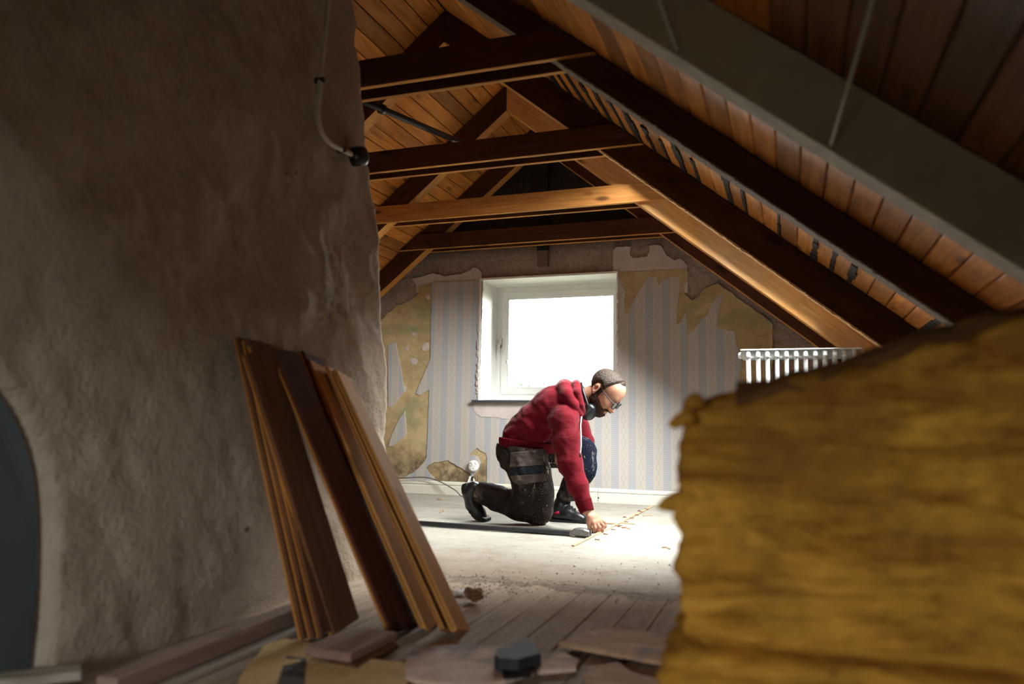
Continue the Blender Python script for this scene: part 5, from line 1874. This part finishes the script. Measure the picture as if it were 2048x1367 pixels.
def shoe(name, pts, rs, sole_px, yc, side_lab):
    S = Field(np.min(pts, 0)-0.1, np.max(pts, 0)+0.1, 0.0035)
    S.chain(pts, rs, 0.03, ((0, 1, 0), 1.12))
    X, Y, Z = S.grid()
    S.a[...] = np.maximum(S.a, (0.004-Z).astype(np.float32))
    sh = obj(name, S.mesh(name), m_shoe, man, smooth=True)
    bm = bmesh.new()
    nn = len(sole_px)
    A = [bm.verts.new(Q(a, b, yc-0.047)) for a, b in sole_px]
    B_ = [bm.verts.new(Q(a, b, yc-0.047)+np.array([0, 0.094, 0])) for a, b in sole_px]
    for v_ in A+B_: v_.co.z = max(v_.co.z, 0.0035)
    bm.faces.new(A); bm.faces.new(B_[::-1])
    for i in range(nn): bm.faces.new((A[i], B_[i], B_[(i+1) % nn], A[(i+1) % nn]))
    bmesh.ops.bevel(bm, geom=bm.edges[:], offset=0.002, segments=1, affect='EDGES')
    obj('sole', bm, m_sole, sh)
    return sh


s1_ = shoe('shoe', [Q(948, 976, 4.32), Q(941, 985, 4.32), Q(946, 1008, 4.32), Q(958, 1026, 4.32), Q(966, 1036, 4.32)], [0.042, 0.042, 0.040, 0.036, 0.024],
           [(924, 968), (932, 965), (935, 988), (940, 1005), (950, 1021), (962, 1033), (971, 1037), (971, 1043), (965, 1046), (957, 1043), (955, 1040), (950, 1039), (948, 1035), (943, 1033), (942, 1028), (937, 1025), (937, 1019), (933, 1015), (934, 1006), (932, 993), (923, 986), (922, 975)], 4.32, 'raised right shoe')
s1_['label'] = 'raised black shoe standing on its toe'
s2_ = shoe('shoe', [Q(1124, 1006, 4.53), Q(1117, 1027, 4.52), Q(1138, 1028, 4.51), Q(1156, 1035, 4.50), Q(1165, 1038, 4.495)], [0.048, 0.044, 0.040, 0.031, 0.026],
           [(1099, 1034), (1108, 1038), (1130, 1040), (1150, 1042), (1168, 1042), (1175, 1043), (1175, 1047), (1150, 1049), (1135, 1048), (1132, 1045), (1122, 1045), (1120, 1049), (1099, 1048)], 4.505, 'planted left shoe')
s2_['label'] = 'planted black shoe'
bm = tube_bm([V3(Q(953, 968, 4.32)), V3(Q(949, 980, 4.32)), V3(Q(950, 992, 4.32))], 0.036, 16)
obj('sock', bm, m_black, s1_, smooth=True)
bm = tube_bm([V3(Q(1104, 1027, 4.478)), V3(Q(1112, 1026, 4.470)), V3(Q(1119, 1024, 4.468))], 0.010, 10)
obj('red_heel_tab', bm, m_sock, s2_, smooth=True)
obj('sock', tube_bm([V3(Q(1128, 998, 4.532)), V3(Q(1125, 1008, 4.528)), V3(Q(1122, 1020, 4.522))], 0.044, 16), m_black, s2_, smooth=True)
for k in range(4):
    a_, b_ = Q(1132+k*6, 1013+k*4.2, 4.475), Q(1139+k*6, 1012+k*4.6, 4.535)
    obj('lace', tube_bm([V3(a_), V3((a_+b_)/2)+V3((0.010, 0, 0.016)), V3(b_)], 0.0035, 6), m_black, s2_, smooth=True)

# --- hair, beard, brows, glasses
HF = Field(HC-0.19, HC+0.19, 0.0025)
head_field(HF)
X, Y, Z = HF.grid()
f_ = (X-HC[0])*FV[0]+(Y-HC[1])*FV[1]+(Z-HC[2])*FV[2]
u_ = (X-HC[0])*UV[0]+(Y-HC[1])*UV[1]+(Z-HC[2])*UV[2]
s_ = (X-HC[0])*SV[0]+(Y-HC[1])*SV[1]+(Z-HC[2])*SV[2]
base_a = HF.a.copy()


def region(off, mask, jitter, nm):
    G = Field(HC-0.19, HC+0.19, 0.0025)
    jit = jitter*(np.sin(f_*170+u_*230+3*np.sin(s_*90))*np.sin(s_*190-u_*60+4*np.sin(f_*60))+0.5*np.sin(f_*410-u_*300+s_*370+2*np.sin(u_*150)))
    off = off*np.clip(-mask/0.014, 0.1, 1)
    G.a = np.maximum(base_a-off+jit, np.maximum(mask, -(base_a+0.004))).astype(np.float32)
    return G.mesh(nm)


hl_front = 0.022+0.30*np.clip(u_-0.03, 0, 1)-0.10*np.abs(s_)          # receding front line
top = np.maximum(f_-hl_front, 0.015-u_)
side = np.maximum(f_-0.004, -0.028-u_)
back = np.maximum(f_+0.045, -0.088-u_)
mask = np.minimum(np.minimum(top, side), back)
tuft = np.sqrt((f_-0.040)**2+(u_-0.103)**2+(s_*0.55)**2)-0.020
mask = np.minimum(mask, tuft)
mask = np.maximum(mask, -(np.sqrt(((f_+0.028)/0.024)**2+((u_+0.022)/0.036)**2)-1)*0.02-np.where(np.abs(s_) > 0.05, 0, 1))
n = NB('short_brown_hair', 0.5, 0.35)
a_ = n.noise(1, 4, 0.7, n.map((170, 60, 170), (0.4, 0.8, 0)))
n.col(n.mix(n.step(a_, 0.3, 0.7), (0.012, 0.007, 0.0045), (0.060, 0.036, 0.021)))
n.bump(a_, 0.8, 0.006)
m_hair = n.m
o = obj('hair', region(0.0115, mask, 0.0007, 'hair'), m_hair, man, smooth=True)
o['label'] = 'short brown hair receding at the front'
jaw = np.maximum(u_+0.052+0.55*np.clip(f_-0.03, 0, 1)-0.35*np.clip(0.03-f_, 0, 1), -0.030-f_)
burn = np.maximum(np.maximum(u_-0.02, -0.07-u_), np.abs(f_+0.001)-0.014)
mous = np.maximum(np.maximum(np.abs(u_+0.076)-0.007, np.abs(s_)-0.030), 0.07-f_)
mask = np.minimum(np.minimum(jaw, np.maximum(burn, 0.045-np.abs(s_))), mous)
lips = np.maximum(np.maximum(np.abs(u_+0.091)-0.008, np.abs(s_)-0.022), 0.078-f_)
mask = np.maximum(mask, -lips)
n = NB('dark_brown_beard', 0.6, 0.25)
a_ = n.noise(1, 4, 0.7, n.map((200, 90, 90), (0.4, 0.8, 0)))
n.col(n.mix(n.step(a_, 0.3, 0.7), (0.016, 0.007, 0.004), (0.070, 0.031, 0.015)))
n.bump(a_, 0.9, 0.006)
m_beard = n.m
o = obj('beard', region(0.0095, mask, 0.0018, 'beard'), m_beard, man, smooth=True)
o['label'] = 'full dark brown beard'
for sg in (-1, 1):
    pts = [V3(HL(0.094, 0.010, sg*0.016)), V3(HL(0.095, 0.016, sg*0.031)), V3(HL(0.083, 0.012, sg*0.047))]
    obj('eyebrow', tube_bm(smooth_path(pts, 3), 0.0045, 6), m_hair, man, smooth=True)
m_frame = plain('black_spectacle_frame', (0.02, 0.018, 0.025), 0.3, 0.5)
gl_ = bpy.data.objects.new('glasses', None)
COL.objects.link(gl_)
gl_.matrix_basis = Matrix.Translation(V3(HL(0.11, -0.01)))
gl_.parent = man
gl_.matrix_parent_inverse = man.matrix_basis.inverted()
gl_['label'] = 'black-rimmed glasses'
for sg in (-1, 1):
    c_0 = HL(0.112, -0.016, sg*0.032)
    e1 = SV*math.cos(sg*0.12)-FV*math.sin(sg*0.12)*1.0
    e2 = UV*0.98-FV*0.12
    ringp = [V3(c_0+e1*0.024*math.cos(t)+e2*0.020*math.sin(t)) for t in [2*math.pi*i/24 for i in range(24)]]
    obj('rim', tube_bm(ringp, 0.0030, 6, closed=True), m_frame, gl_, smooth=True)
    bm = bmesh.new()
    bm.faces.new([bm.verts.new(p) for p in ringp])
    obj('lens', bm, m_glass, gl_)
    tmpl = [V3(HL(0.110, -0.006, sg*0.057)), V3(HL(0.106, -0.004, sg*0.066)), V3(HL(0.05, -0.002, sg*0.076)), V3(HL(-0.014, 0.002, sg*0.080)), V3(HL(-0.045, -0.016, sg*0.083))]
    obj('temple', tube_bm(smooth_path(tmpl, 4), 0.0031, 6), m_frame, gl_, smooth=True)
obj('bridge', tube_bm([V3(HL(0.114, -0.012, -0.009)), V3(HL(0.119, -0.007, 0)), V3(HL(0.114, -0.012, 0.009))], 0.0020, 6), m_frame, gl_, smooth=True)

# --- ear defenders hanging round the neck
ed = thing('ear_defenders', "black ear defenders hanging round the kneeling man's neck under his chin", 'ear defenders', V3(Q(1178, 822, 4.36)))
m_ed = plain('black_ear_defender_shell', (0.014, 0.017, 0.020), 0.3, 0.5)
for yy, (cx_, cy_) in ((4.352, (1177, 823)), (4.497, (1179, 820))):
    c_0 = V3(Q(cx_, cy_, yy))
    G = Field(np.array(c_0)-0.09, np.array(c_0)+0.09, 0.003)
    ax1 = np.array([0.55, 0, 0.83]); ax2 = np.array([0.83, 0, -0.55]); ax3 = np.array([0, 1.0, 0])
    G.ell(c_0, (ax1, ax2, ax3), (0.046, 0.037, 0.026), 0.0)
    G.cap(np.array(c_0)-ax1*0.02, np.array(c_0)+ax1*0.02, 0.031, 0.031, 0.01)
    cup = obj('cup', G.mesh('cup'), m_ed, ed, smooth=True)
    pad = [c_0+V3(ax1)*0.043*math.cos(t)+V3(ax2)*0.034*math.sin(t)+V3((0, 0.026 if yy < YM else -0.026, 0)) for t in [2*math.pi*i/20 for i in range(20)]]
    obj('cushion', tube_bm(pad, 0.010, 8, closed=True), m_black, cup, smooth=True)
band = [V3(Q(1176, 812, 4.335)), V3(Q(1171, 797, 4.335)), V3(Q(1166, 780, 4.355)), V3(Q(1163, 769, 4.40)), V3(Q(1162.5, 766, 4.42)), V3(Q(1163, 769, 4.45)), V3(Q(1166, 780, 4.49)), V3(Q(1171, 797, 4.51)), V3(Q(1178, 810, 4.51))]
obj('headband', tube_bm(smooth_path(band, 4), 0.009, 8), m_ed, ed, smooth=True)

# nail held between the fingertips
q = V3(Pxl(1188, 1064.5, 4.122)); q.z = max(q.z, 0.012)
tag(obj('held_nail', tube_bm([q+V3((-0.012, -0.004, -0.004)), q+V3((0.004, 0, 0.001)), q+V3((0.020, 0.004, -0.003))], 0.005, 6), m_rust), "dark bent nail scrap under the kneeling man's fingertips", 'nail')
